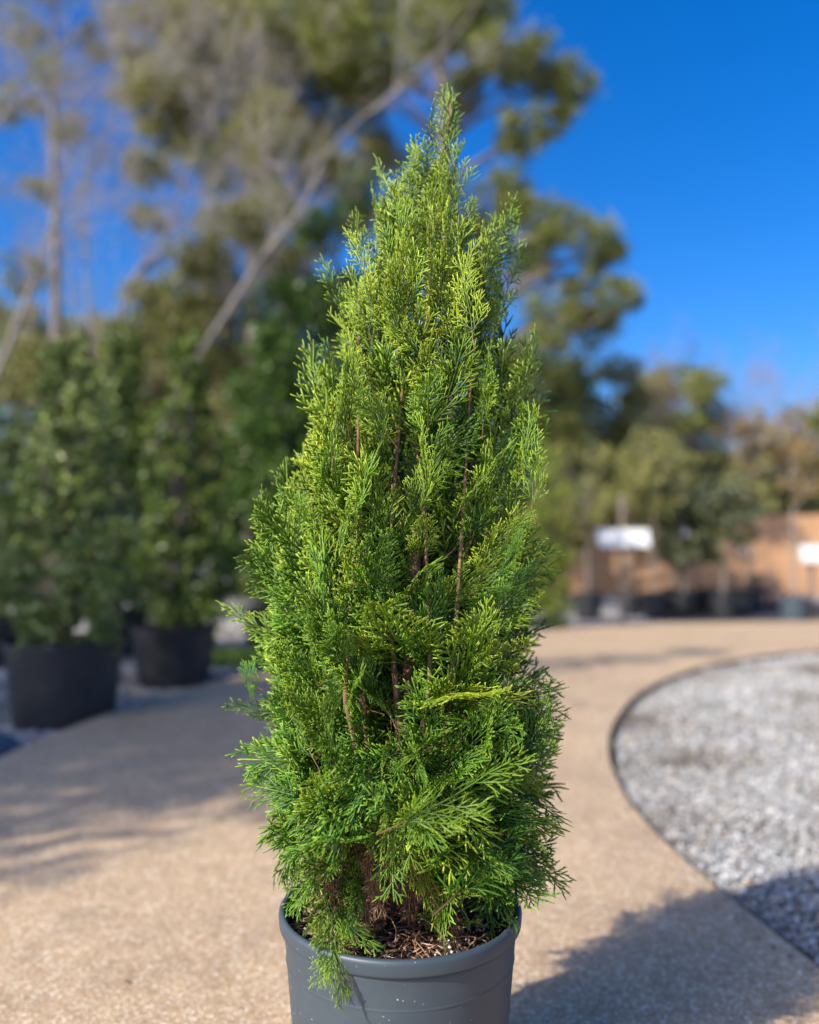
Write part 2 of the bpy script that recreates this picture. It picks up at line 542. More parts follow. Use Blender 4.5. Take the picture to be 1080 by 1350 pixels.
inner = [(p[0] + 0.024, p[1] - 0.012) for p in bed_edge] + [(15, -6)]
def scatter(poly, x0, x1, y0, y1, step):
    nx, ny = int((x1 - x0) / step), int((y1 - y0) / step)
    gx, gy = np.meshgrid(np.linspace(x0, x1, nx), np.linspace(y0, y1, ny))
    X = gx.ravel() + rng.uniform(-0.6, 0.6, gx.size) * step
    Y = gy.ravel() + rng.uniform(-0.6, 0.6, gy.size) * step
    k = inside(poly, X, Y) if poly is not None else np.ones(len(X), bool)
    return X[k], Y[k]
X1, Y1 = scatter(inner, 0.75, 2.3, 1.2, 3.6, 0.0130)
X2, Y2 = scatter(inner, 0.75, 5.2, 3.6, 8.0, 0.0220)
k = X2 < 0.55 * Y2 + 0.4
X2, Y2 = X2[k], Y2[k]
k = X1 < 0.55 * Y1 + 0.45
X1, Y1 = X1[k], Y1[k]
X = np.r_[X1, X2]; Y = np.r_[Y1, Y2]
sz = np.r_[rng.uniform(0.0048, 0.0108, len(X1)), rng.uniform(0.008, 0.0145, len(X2))]
Z = -0.036 + rng.uniform(-0.004, 0.014, len(X))
be = [p for p in bed_edge if 1.3 < p[1] < 7.2 and p[0] < 3.4]
sp = [(p[0] - abs(rng.normal(0, 0.05)) - 0.012, p[1] + rng.uniform(-0.08, 0.08)) for p in be for _ in range(2) if rng.random() < 0.7]
Z = Z + 0.008 * np.sin(X * 5.1 + Y * 3.3) * np.sin(Y * 4.1)
X = np.r_[X, [p[0] for p in sp]]; Y = np.r_[Y, [p[1] for p in sp]]; Z = np.r_[Z, np.full(len(sp), 0.003)]; sz = np.r_[sz, rng.uniform(0.003, 0.008, len(sp))]
tag(stones('gravel', np.stack([X, Y, Z], -1), sz, M['stone']), 'loose crushed grey gravel filling the curved bed beside the path', 'gravel', kind='stuff')

lp = [(-14, 2.5)] + [(p[0] - 0.03, p[1] + 0.02) for p in left_edge if p[1] > 2.5 and p[0] < 2] + [(1.8, 14), (-14, 14)]
X, Y = scatter(lp, -5.5, 1.6, 2.6, 11, 0.05)
k = (X > -0.52 * Y - 0.3)
X, Y = X[k], Y[k]
Z = BASE + rng.uniform(-0.002, 0.012, len(X))
tag(stones('gravel', np.stack([X, Y, Z], -1), rng.uniform(0.014, 0.028, len(X)), M['stone']), 'loose grey gravel around the black pots left of the path', 'gravel', kind='stuff')

def grass_patch(cx, cy, rx, ry, n, hmax, label):
    a = rng.uniform(0, 2 * np.pi, n); r = np.sqrt(rng.uniform(0, 1, n))
    P = np.stack([cx + rx * r * np.cos(a), cy + ry * r * np.sin(a), np.full(n, BASE)], -1)
    h = rng.uniform(0.4, 1, n) * hmax
    ln = rng.normal(0, 0.35, (n, 2))
    T = P + np.stack([ln[:, 0] * h, ln[:, 1] * h, h], -1)
    s = np.stack([np.cos(a * 7), np.sin(a * 7), np.zeros(n)], -1) * 0.004
    V = np.stack([P - s, P + s, T], 1)
    F = np.arange(n * 3).reshape(-1, 3)
    tag(obj('grass', np_mesh('grass', V.reshape(-1, 3), F, M['grass'])), label, 'grass', kind='stuff')
grass_patch(-1.5, 7.3, 0.75, 0.5, 7000, 0.11, 'bright green grass tuft beside the path behind the black pots')
grass_patch(1.5, 10.6, 0.5, 0.35, 4000, 0.14, 'short green grass at the foot of the yellow green shrub')

# ------------------------------------------------------------------ the arborvitae
LOW = {}
def frond_mesh(seed, L, bend, curl, width, spacing=0.0150, dense=1.0, lod=0):
    rg = random.Random(seed)
    V, F, A = [], [], []
    def strip(p0, ang, ln, w, a0, a1, turn, nseg=2):
        """a flattened branchlet in the plane; returns its centre line"""
        pts = [(p0[0], p0[1], ang)]
        x, y = p0
        for i in range(nseg):
            a = ang + turn * (i + 0.5) / nseg
            x += math.cos(a) * ln / nseg
            y += math.sin(a) * ln / nseg
            pts.append((x, y, a))
        base = len(V)
        zj = rg.uniform(-0.002, 0.002)
        for i, (px, py, a) in enumerate(pts):
            t = i / nseg
            ww = w * (0.75 if i == 0 else (1.0 if i < nseg else 0.55))
            sx, sy = -math.sin(a) * ww, math.cos(a) * ww
            z = zj * t
            V.extend([(px + sx, py + sy, z), (px, py, z + ww * 0.5), (px - sx, py - sy, z), (px, py, z - ww * 0.5)])
            A.extend([a0 + (a1 - a0) * t] * 4)
            if i:
                b0 = base + (i - 1) * 4
                for j in range(4):
                    F.append((b0 + j, b0 + (j + 1) % 4, b0 + 4 + (j + 1) % 4, b0 + 4 + j))
        b0 = base + nseg * 4
        F.append((b0, b0 + 1, b0 + 2, b0 + 3))
        return pts
    def at(pts, t):
        n = len(pts) - 1
        i = min(int(t * n), n - 1)
        u = t * n - i
        a, b = pts[i], pts[i + 1]
        return (a[0] + (b[0] - a[0]) * u, a[1] + (b[1] - a[1]) * u), b[2]
    main = strip((0, 0), 0, L, 0.0016, 0.0, 0.9, rg.uniform(-0.15, 0.15), 8)
    n0 = int(L / spacing)
    side = rg.choice((-1, 1))
    for i in range(n0):
        t = 0.12 + 0.86 * (i + rg.uniform(-0.3, 0.3)) / n0
        t = min(max(t, 0.05), 0.985)
        side = -side
        if rg.random() < 0.07:
            continue
        l1 = width * (1 - t) ** 0.75 * min(1, 0.55 + t * 2.2) * rg.uniform(0.7, 1.15) + 0.014
        p, a = at(main, t)
        a1 = a + side * R(rg.uniform(33, 50))
        age = 0.12 + 0.6 * t
        br = strip(p, a1, l1, 0.00135, min(age, 0.25) if l1 > 0.05 else age, 0.85, -side * R(rg.uniform(4, 26)), 4)
        n1 = int(l1 / (0.0086 if lod == 0 else 0.0120) * dense)
        s2 = side
        for k in range(n1):
            t1 = 0.14 + 0.84 * (k + rg.uniform(-0.25, 0.25)) / max(n1, 1)
            t1 = min(max(t1, 0.08), 0.98)
            s2 = -s2
            l2 = (0.012 + 0.042 * (l1 / 0.09) ** 0.6 * (1 - t1) ** 0.8) * rg.uniform(0.55, 1.2)
            p1, aa = at(br, t1)
            a2 = aa + s2 * R(rg.uniform(28, 46))
            g = strip(p1, a2, l2, rg.uniform(0.0012, 0.0017) if lod == 0 else 0.0022, 0.35 + 0.35 * t1, 0.80 + 0.2 * rg.random(), -s2 * R(rg.uniform(2, 24)), 2)
            if l2 > 0.022 and lod == 0:
                s3 = rg.choice((-1, 1))
                for q in range(int(l2 / 0.013)):
                    t2 = 0.25 + 0.6 * q / max(1, int(l2 / 0.013) - 0.5)
                    s3 = -s3
                    p2, ab = at(g, min(t2, 0.95))
                    strip(p2, ab + s3 * R(rg.uniform(22, 38)), rg.uniform(0.006, 0.014) * (1.1 - 0.4 * t2), 0.0013, 0.6, 0.9 + 0.1 * rg.random(), -s3 * 0.2, 1)
    V = np.array(V); F = np.array(F)
    # bend in the plane and curl out of it
    x, y, z = V.T
    s = x / L
    th = bend * s
    if abs(bend) > 1e-4:
        cx = np.sin(th) / bend * L
        cy = (1 - np.cos(th)) / bend * L
    else:
        cx, cy = x, 0 * x
    nx, ny = -np.sin(th), np.cos(th)
    X = cx + nx * y
    Y = cy + ny * y
    Z = z + curl * L * s * s - 1.2 * curl * y * y / max(width, 0.01) + 0.006 * np.sin(x * 55 + seed) * np.sin(y * 60 + 2 * seed)
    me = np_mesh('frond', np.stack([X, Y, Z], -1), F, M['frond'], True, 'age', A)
    if lod == 0:
        LOW[me.name] = frond_mesh(seed, L, bend, curl, width, spacing, dense, 1)
    return me

up_v = [frond_mesh(10 + i, 0.22, b, c, w) for i, (b, c, w) in enumerate([(0.25, 0.05, 0.070), (0.1, -0.08, 0.085), (0.4, 0.10, 0.062), (-0.1, 0.06, 0.075), (0.3, -0.05, 0.09), (0.15, 0.12, 0.066), (0.0, -0.12, 0.08)])]
mid_v = [frond_mesh(30 + i, 0.23, b, c, w) for i, (b, c, w) in enumerate([(0.5, 0.08, 0.085), (0.3, -0.1, 0.1), (0.65, 0.12, 0.08), (-0.2, 0.1, 0.095), (0.2, -0.12, 0.105), (-0.35, 0.05, 0.09), (0.45, -0.15, 0.088)])]
low_v = [frond_mesh(50 + i, 0.24, b, c, w, 0.0155) for i, (b, c, w) in enumerate([(-0.7, 0.05, 0.085), (-0.45, 0.12, 0.10), (-0.9, -0.08, 0.08), (-0.3, -0.12, 0.095), (-0.6, 0.15, 0.09), (0.2, 0.1, 0.10)])]
LEN = {id(m): l for vs, l in ((up_v, 0.22), (mid_v, 0.23), (low_v, 0.24)) for m in vs}

AX, AY = 0.0, 1.33
PROF = np.array([(0.35, -0.19, 0.20), (0.44, -0.235, 0.235), (0.50, -0.255, 0.255), (0.58, -0.265, 0.255), (0.70, -0.265, 0.24), (0.77, -0.27, 0.23), (0.84, -0.265, 0.22), (0.94, -0.235, 0.22), (1.06, -0.20, 0.205), (1.12, -0.18, 0.195), (1.24, -0.155, 0.20), (1.36, -0.12, 0.18), (1.44, -0.095, 0.165), (1.47, -0.08, 0.12), (1.50, -0.055, 0.095), (1.55, -0.025, 0.085), (1.61, 0.03, 0.085), (1.67, 0.06, 0.075)])
def env(z):
    xl = np.interp(z, PROF[:, 0], PROF[:, 1]); xr = np.interp(z, PROF[:, 0], PROF[:, 2])
    return (xl + xr) / 2, (xr - xl) / 2
def elev(u):
    return np.interp(u, [0, 0.10, 0.22, 0.4, 0.6, 0.8, 1.0], [-42, -18, 20, 46, 62, 72, 82])

tree = thing('arborvitae_tree', 'bright green conical arborvitae growing in the grey plastic pot', 'tree', (AX, AY, 0.32))
ROOT = Vector((AX, AY, 0.32))
rt = random.Random(77)
mb = MB()
lead = [(0.0, 0, -0.06), (0.005, 0, 0.15), (0.0, 0.01, 0.4), (0.015, 0, 0.7), (0.035, -0.005, 1.0), (0.055, 0, 1.2), (0.068, 0, 1.31)]
lead = smooth_line(lead, 4)
mb.tube(lead, [0.016 * (1 - i / (len(lead))) ** 0.8 + 0.0012 for i in range(len(lead))], 7)
mb.build('trunk', M['stem'], tree)
LEADERS = [lead]
for dx, dy, top, sx in ((-0.10, -0.06, 1.08, -0.03), (0.13, 0.02, 1.10, 0.05), (-0.03, -0.085, 1.0, 0.02), (0.09, -0.09, 0.92, 0.06), (-0.16, 0.03, 0.80, -0.03), (0.02, 0.12, 1.0, 0.0), (-0.09, 0.10, 0.9, 0.0), (0.15, -0.03, 0.72, 0.02), (-0.12, -0.12, 0.72, -0.01), (0.035, -0.14, 0.75, 0.0)):
    pts = [(0.0, 0, 0.03 + rt.uniform(0, 0.08)), (dx * 0.5, dy * 0.5, 0.16), (dx * 0.9 + rt.uniform(-0.015, 0.015), dy * 0.9, 0.36), (dx + rt.uniform(-0.015, 0.015), dy, top * 0.6), (dx * 0.8 + sx, dy * 0.75, top)]
    pts = [(p[0] * 0.72, p[1] * 0.72, p[2] * 0.93) for p in pts]
    pts = smooth_line(pts, 4)
    mb = MB()
    mb.tube(pts, [0.0075 * (1 - i / len(pts)) + 0.0012 for i in range(len(pts))], 6)
    mb.build('stem', M['stem'], tree)
    LEADERS.append(pts)

placed = []
def place(mesh, base, direction, twist, length, tint, mat=None):
    d = Vector(direction).normalized()
    up = Vector((0, 0, 1))
    n = d.cross(up)
    if n.length < 0.15:
        n = d.cross(Vector((rt.uniform(-1, 1), rt.uniform(-1, 1), 0)))
    n.normalize()
    y = n.cross(d)
    if y.z < 0:
        y, n = -y, -n
    m3 = Matrix((d, y, d.cross(y))).transposed()
    m3 = Matrix.Rotation(twist, 3, d) @ m3
    s = length / LEN[id(mesh)]
    T = Matrix.Translation(Vector(base) - ROOT) @ m3.to_4x4() @ Matrix.Diagonal((s, s, s, 1))
    placed.append((mesh, T, tint, mat, Vector(base) + d * length))

ZMIN, ZMAX = 0.36, 1.57
N = 760
GA = math.pi * (3 - 5 ** 0.5)
zs = np.linspace(ZMIN, ZMAX, 400)
wts = np.array([env(z)[1] for z in zs]) + 0.012
cdf = np.cumsum(wts) / wts.sum()
for i in range(N):
    z = float(np.interp((i + 0.5) / N, cdf, zs)) + rt.uniform(-0.01, 0.01)
    az = i * GA + rt.uniform(-0.25, 0.25)
    u = (z - ZMIN) / (ZMAX - ZMIN)
    c, r = env(z)
    r = max(0.02, r * 1.02 - 0.013 - 0.012 * max(0.0, z - 1.1))
    c += 0.010 * max(0.0, 1 - abs(z - 0.6) / 0.35) - 0.004
    shell = rt.uniform(0.86, 1.0) if rt.random() < 0.62 else rt.uniform(0.5, 0.86)
    wob = 0.5 * math.sin(5 * z + 1) + 0.3 * math.sin(13 * z)
    lob = 1 + 0.09 * math.sin(6 * az + 1.3 + wob) + 0.06 * math.sin(3 * az - 9 * z)
    wl_ = 1 - 0.85 * abs(math.cos(az)) ** 3
    lob = 1 + (lob - 1) * wl_
    if lob < 0.95 and shell > 0.8 and rt.random() < 0.65: shell = rt.uniform(0.5, 0.75)
    if z < 0.5 and shell > 0.8: shell *= 1.03
    cr, srn = math.cos(az), math.sin(az)
    tip = Vector((c + cr * r * shell * lob, AY + srn * r * 0.95 * shell * lob, z))
    e = R(elev(u) + rt.gauss(0, 13))
    if u < 0.3 and rt.random() < 0.3:
        e += R(25)
    azd = az + rt.gauss(0, 0.45)
    d = Vector((math.cos(azd) * math.cos(e), math.sin(azd) * math.cos(e), math.sin(e)))
    ln = rt.choice((rt.uniform(0.085, 0.15), rt.uniform(0.13, 0.20), rt.uniform(0.16, 0.25))) * (0.8 + 0.35 * min(1, r / 0.2))
    if u > 0.85: ln *= 0.75
    front = srn < 0
    # hollows between the leaders show the dark inside
    if front and shell > 0.6:
        if abs(tip.x - 0.055) < 0.032 and 0.74 < z < 0.92: continue
        if abs(tip.x - 0.10) < 0.014 and 0.95 < z < 1.35 and rt.random() < 0.7: continue
        if abs(tip.x + 0.10 + 0.1 * (z - 0.6)) < 0.014 and 0.5 < z < 1.0 and rt.random() < 0.7: continue
        if -0.075 < tip.x < 0.02 and 0.34 < z < 0.50 and rt.random() < 0.95: continue
        if abs(tip.x + 0.025 - 0.03 * (z - 0.9)) < 0.016 and 0.62 < z < 1.12 and rt.random() < 0.8: continue
    vs = up_v if u > 0.55 else (mid_v if u > 0.2 else low_v)
    if 0.12 < u < 0.3 and rt.random() < 0.4: vs = low_v if vs is mid_v else mid_v
    tw = rt.gauss(0, R(38)) + rt.choice((-1, 1)) * R(rt.uniform(0, 60)) * abs(srn) ** 1.5
    tint = min(1, max(0, -0.06 + 0.9 * (lob - 1) - 0.45 * max(0, 0.85 - shell) + 0.85 * max(0, u - 0.25) / 0.75 + rt.gauss(0, 0.16) + (0.4 if rt.random() < 0.13 else 0)))  # crevice and inner sprays duller, crown top yellower: shade and sun partly painted in
    base = tip - d * ln
    if front and any(x0 < (tip.x + (base.x - tip.x) * k) < x1 and z0 < (tip.z + (base.z - tip.z) * k) < z1 and (tip.y + (base.y - tip.y) * k) < AY - 0.05 for k in (0.0, 0.25, 0.5, 0.75) for x0, x1, z0, z1 in ((0.028, 0.078, 0.76, 0.88), (-0.07, 0.015, 0.36, 0.50), (-0.04, -0.008, 0.62, 0.74), (-0.035, -0.012, 0.98, 1.12), (0.085, 0.105, 1.08, 1.22))) and rt.random() < 0.9:
        continue
    dead = None
    if shell < 0.7 and rt.random() < (0.6 if u < 0.2 else 0.0): dead = 'dead'
    place(rt.choice(vs), base, d, tw, ln, tint, dead)

# sprays that make the outline: leader tips, side lobes, low skirts
def to_tip(tip, d, ln, vs, tw=0.4, tint=0.7, mat=None):
    d = Vector(d).normalized()
    place(rt.choice(vs), Vector(tip) - d * ln, d, tw, ln, tint, mat)
for tx, tz, dx, ln, ti, dy in ((0.072, 1.665, 0.10, 0.13, 0.8, 0), (0.066, 1.635, 0.06, 0.15, 0.8, -0.01), (0.045, 1.62, 0.12, 0.14, 0.7, -0.02), (0.02, 1.58, 0.10, 0.11, 0.6, 0.01), (0.083, 1.555, 0.25, 0.13, 0.9, -0.02), (0.065, 1.50, 0.05, 0.16, 0.8, -0.06), (-0.03, 1.54, -0.1, 0.14, 0.7, -0.01), (-0.05, 1.495, -0.15, 0.15, 0.7, -0.03), (-0.085, 1.462, -0.2, 0.15, 0.6, 0), (0.170, 1.455, 0.22, 0.16, 0.9, 0.02), (0.135, 1.445, 0.2, 0.17, 0.9, -0.03), (0.178, 1.465, 0.2, 0.14, 0.9, 0.0), (0.160, 1.47, 0.15, 0.15, 0.95, -0.02), (0.18, 1.40, 0.35, 0.15, 0.9, 0), (0.10, 1.465, 0.3, 0.15, 0.8, -0.05), (0.00, 1.49, 0.0, 0.17, 0.8, -0.07), (-0.115, 1.37, -0.25, 0.17, 0.6, -0.02), (0.205, 1.255, 0.4, 0.18, 0.9, -0.02), (0.20, 1.22, 0.5, 0.16, 0.8, -0.05), (-0.16, 1.25, -0.3, 0.18, 0.5, -0.02), (-0.20, 1.06, -0.4, 0.18, 0.4, -0.02), (-0.235, 1.0, -0.5, 0.19, 0.4, -0.03), (0.05, 1.42, 0.15, 0.19, 0.9, -0.11), (-0.06, 1.40, -0.1, 0.2, 0.8, -0.10)):
    to_tip((tx - 0.006, AY + dy, tz - 0.005), (dx * 0.7, -0.05 if dy < -0.02 else 0.02, 1), ln * rt.uniform(0.7, 0.95), up_v, rt.gauss(0.9, 0.6), ti)
for tx, tz, d, ln, ti, dy in ((-0.295, 0.775, (-1, -0.1, 0.15), 0.20, 0.5, -0.02), (0.235, 0.69, (1, -0.1, 0.25), 0.16, 0.3, 0), (0.235, 0.395, (1, -0.05, -0.55), 0.20, 0.1, -0.02), (0.24, 0.45, (1, 0, -0.3), 0.20, 0.1, 0), (0.17, 0.40, (0.8, -0.5, -0.6), 0.20, 0.2, -0.08), (-0.25, 0.52, (-1, -0.2, -0.25), 0.2, 0.2, 0), (0.02, 0.44, (0.25, -0.5, -1.0), 0.24, 0.75, -0.20), (0.03, 0.40, (0.3, -0.4, -1.0), 0.2, 0.6, -0.17), (-0.04, 0.43, (-0.15, -0.4, -1.0), 0.18, 0.1, -0.16), (-0.015, 0.47, (0.1, -0.4, -1.0), 0.16, 0.2, -0.17), (0.07, 0.42, (0.4, -0.4, -1.0), 0.22, 0.5, -0.17), (-0.13, 0.38, (-0.3, -0.5, -1.0), 0.2, 0.2, -0.14), (-0.16, 0.42, (-0.6, -0.4, -0.8), 0.2, 0.2, -0.10), (0.15, 0.38, (0.6, -0.3, -0.9), 0.2, 0.2, -0.06), (0.045, 0.48, (0.35, -0.5, -0.9), 0.24, 0.7, -0.20), (-0.01, 0.50, (0.1, -0.5, -1.0), 0.2, 0.5, -0.19), (0.13, 0.70, (0.9, -0.6, 0.1), 0.22, 0.85, -0.19), (0.15, 0.73, (0.8, -0.6, 0.3), 0.2, 0.95, -0.17), (0.20, 0.60, (0.8, -0.4, -0.3), 0.24, 0.8, -0.12), (0.22, 0.56, (0.9, -0.3, -0.4), 0.22, 0.6, -0.09), (-0.105, 0.335, (0.05, -0.75, -0.62), 0.15, 0.35, -0.225), (-0.155, 0.325, (-0.5, -0.7, -0.55), 0.14, 0.3, -0.175), (-0.075, 0.36, (0.35, -0.75, -0.45), 0.12, 0.2, -0.19), (-0.185, 0.40, (-0.9, -0.35, 0.15), 0.13, 0.1, -0.06), (0.09, 0.37, (0.4, -0.45, -0.9), 0.15, 0.3, -0.12), (0.13, 0.385, (0.6, -0.4, -0.8), 0.15, 0.25, -0.10)):
    to_tip((tx, AY + dy, tz), d, ln, low_v if d[2] < 0.05 else mid_v, rt.gauss(1.15, 0.35) if dy < -0.05 else rt.gauss(0.5, 0.5), ti)
for tx, tz, d, ln, dy in ((-0.15, 0.43, (-0.25, -0.25, -1), 0.17, -0.115), (-0.13, 0.40, (-0.1, -0.2, -1), 0.14, -0.12), (-0.05, 0.40, (0.1, -0.3, -1), 0.15, -0.10), (0.02, 0.37, (0.3, -0.3, -0.9), 0.13, -0.10), (0.06, 0.36, (0.4, -0.35, -0.8), 0.13, -0.11), (-0.02, 0.38, (-0.2, -0.35, -0.8), 0.13, -0.10), (-0.10, 0.36, (-0.5, -0.35, -0.8), 0.13, -0.09), (0.09, 0.40, (0.5, -0.3, -0.8), 0.14, -0.07), (-0.04, 0.48, (0, -0.3, -1), 0.14, -0.11), (-0.03, 0.40, (0.2, -0.3, -1), 0.12, -0.14), (0.03, 0.42, (0.1, -0.3, -1), 0.14, -0.13), (0.05, 0.37, (0.2, -0.5, -0.8), 0.11, -0.13)):
    to_tip((tx, AY + dy, tz), d, ln, low_v, rt.gauss(1.0, 0.4), 0, 'dead')

# the 300 sprays that show most are parts, the rest is joined
placed.sort(key=lambda p: p[4].y - 0.25 * abs(p[4].x - 0.02))
for me_, T, tint, mat, tp in placed[:298]:
    o = obj('frond', me_, tree)
    o.matrix_local = T
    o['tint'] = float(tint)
    if mat:
        o.material_slots[0].link = 'OBJECT'
        o.material_slots[0].material = M[mat]
cache = {}
def joined(items, mat, name, tint):
    Vs, Fs, As, n = [], [], [], 0
    for me_, T, *_ in items:
        me_ = LOW[me_.name]
        if id(me_) not in cache:
            v = np.empty(len(me_.vertices) * 3, np.float32); me_.vertices.foreach_get('co', v)
            f = np.empty(len(me_.loops), np.int32); me_.loops.foreach_get('vertex_index', f)
            a = np.empty(len(me_.vertices), np.float32); me_.attributes['age'].data.foreach_get('value', a)
            cache[id(me_)] = (v.reshape(-1, 3), f.reshape(-1, 4), a)
        v, f, a = cache[id(me_)]
        m = np.array(T)
        Vs.append(v @ m[:3, :3].T + m[:3, 3]); Fs.append(f + n); As.append(a); n += len(v)
    if Vs:
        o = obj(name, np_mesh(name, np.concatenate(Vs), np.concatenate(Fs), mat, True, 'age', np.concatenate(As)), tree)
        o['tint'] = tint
        tag(o, kind='stuff')
rest = placed[298:]
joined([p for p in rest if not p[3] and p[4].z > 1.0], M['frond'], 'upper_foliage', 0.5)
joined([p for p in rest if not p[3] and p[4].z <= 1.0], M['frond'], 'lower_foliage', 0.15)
joined([p for p in rest if p[3]], M['dead'], 'dead_foliage', 0.0)

# ------------------------------------------------------------------ pots
def make_pot(name, label, loc, r, h, mat, lip=0.022, group=None, soil_drop=0.035, n=64, rb=0.82):
    t = thing(name, label, 'pot', loc, 0, group)
    ro, rbt = r * 0.965, r * rb
    th = max(0.004, r * 0.018)
    def rad(z): return rbt + (ro - rbt) * z / h
    b = MB()
    prof = [(0.001, 0.0), (rbt - 0.012, 0.0), (rbt - 0.003, 0.003), (rbt, 0.012)]
    for f_, up_ in ((0.45, 0.0010), (0.80, 0.0012)):
        z_ = h * f_
        prof += [(rad(z_ - 0.02), z_ - 0.02), (rad(z_ - 0.0028), z_ - 0.0028), (rad(z_ - 0.002), z_ - 0.002), (rad(z_) + up_, z_), (rad(z_ + 0.002), z_ + 0.002), (rad(z_ + 0.0028), z_ + 0.0028), (rad(z_ + 0.02), z_ + 0.02)]
    zt = h - lip
    prof += [(rad(zt - 0.008), zt - 0.008), (rad(zt), zt + 0.001), (ro - th, zt + 0.001), (ro - th - 0.001, zt - 0.004), (rbt - th, 0.016), (rbt - th - 0.004, 0.012), (0.001, 0.010)]
    b.lathe(prof, n)
    b.build('body', mat, t)
    b = MB()
    b.lathe([(ro - th, h - lip), (r - 0.004, h - lip), (r - 0.0025, h - lip + 0.0005), (r - 0.0016, h - lip + 0.0025), (r - 0.0012, h - lip + 0.0045), (r - 0.0002, h - lip * 0.30), (r - 0.0006, h - 0.0035), (r - 0.0025, h - 0.001), (r - 0.005, h), (ro - th + 0.003, h), (ro - th + 0.001, h - 0.002), (ro - th, h - 0.006)], n, True)
    b.build('rim', mat, t)
    return t, h - soil_drop, ro - th - 0.003

def soil_disc(t, z, r, amp, n=40, rings=12):
    b = MB()
    vs, fs = [(0, 0, z + amp)], []
    for i in range(1, rings + 1):
        for j in range(n):
            a = 2 * math.pi * j / n
            q = r * i / rings
            vs.append((q * math.cos(a), q * math.sin(a), z + amp * (0.5 * math.sin(a * 3 + q * 40) + 0.5 * math.sin(a * 7 - q * 60) + 1.2 * (1 - i / rings) + random.Random(i * n + j).uniform(-.5, .5)) * (0 if i == rings else 1)))
    for j in range(n):
        fs.append((0, 1 + j, 1 + (j + 1) % n))
    for i in range(rings - 1):
        for j in range(n):
            a0, a1 = 1 + i * n + j, 1 + i * n + (j + 1) % n
            fs.append((a0, a0 + n, a1 + n, a1))
    b.add(vs, fs)
    return b.build('soil', M['soil'], t)

pt, sz_, sr = make_pot('plant_pot', 'grey plastic nursery pot holding the conical arborvitae', (-0.014, AY, 0.0), 0.187, 0.36, M['pot_grey'], 0.024, n=96, rb=0.80)
soil = soil_disc(pt, 0.325, sr, 0.006, 72, 20)
rg = np.random.default_rng(3)
n = 1500
rr = sr * np.sqrt(rg.uniform(0.0, 0.97, n)); aa = rg.uniform(0, 2 * np.pi, n)
P = np.stack([rr * np.cos(aa), rr * np.sin(aa), 0.329 + rg.uniform(0, 0.012, n) + 0.01 * (1 - rr / sr)], -1)
d = rg.normal(size=(n, 3)); d[:, 2] *= 0.4; d /= np.linalg.norm(d, axis=1, keepdims=True)
s = np.cross(d, rg.normal(size=(n, 3))); s /= np.linalg.norm(s, axis=1, keepdims=True)
ln = rg.uniform(0.003, 0.012, (n, 1)); wd = rg.uniform(0.0006, 0.0022, (n, 1))
V = np.stack([P - d * ln, P + s * wd, P + d * ln + np.array([0, 0, 0.002]), P - s * wd], 1).reshape(-1, 3)
o = obj('litter', np_mesh('litter', V, np.arange(4 * n).reshape(-1, 4), M['litter']), soil)
tag(o, 'brown dry needle litter on the soil', kind='stuff')
n = 70
rr = sr * np.sqrt(rg.uniform(0.3, 0.95, n)); aa = rg.uniform(0, 2 * np.pi, n)
o = stones('perlite', np.stack([rr * np.cos(aa), rr * np.sin(aa), np.full(n, 0.333)], -1), rg.uniform(0.0012, 0.0032, n), M['perlite'], 0.9)
o.parent = soil
tag(o, kind='stuff')
# curly bare twigs near the soil
mb = MB()
for i in range(46):
    a = rt.uniform(math.pi * 1.0, math.pi * 2.0); q = rt.uniform(0.03, 0.14)
    p = Vector((q * math.cos(a), q * math.sin(a), 0.02))
    pts = [p]
    dd = Vector((rt.uniform(-1, 1), rt.uniform(-1, 0.6), rt.uniform(0.2, 1.4))).normalized()
    for k in range(6):
        dd = (dd + Vector((rt.uniform(-.5, .5), rt.uniform(-.5, .5), -0.22))).normalized()
        q2 = pts[-1] + dd * rt.uniform(0.008, 0.018)
        rr2 = math.hypot(q2.x, q2.y)
        if rr2 > 0.145: q2 = Vector((q2.x * 0.145 / rr2, q2.y * 0.145 / rr2, q2.z))
        pts.append(q2)
    if min(q_.z for q_ in pts) < 0.005: 
        pts = [Vector((q_.x, q_.y, max(q_.z, 0.012))) for q_ in pts]
    mb.tube(pts, [0.0012] * 7, 4, attr=[0.5 + 0.5 * rt.random()] * 28)
o = mb.build('bare_twigs', M['dead'], tree, attr='age')
tag(o, kind='stuff')

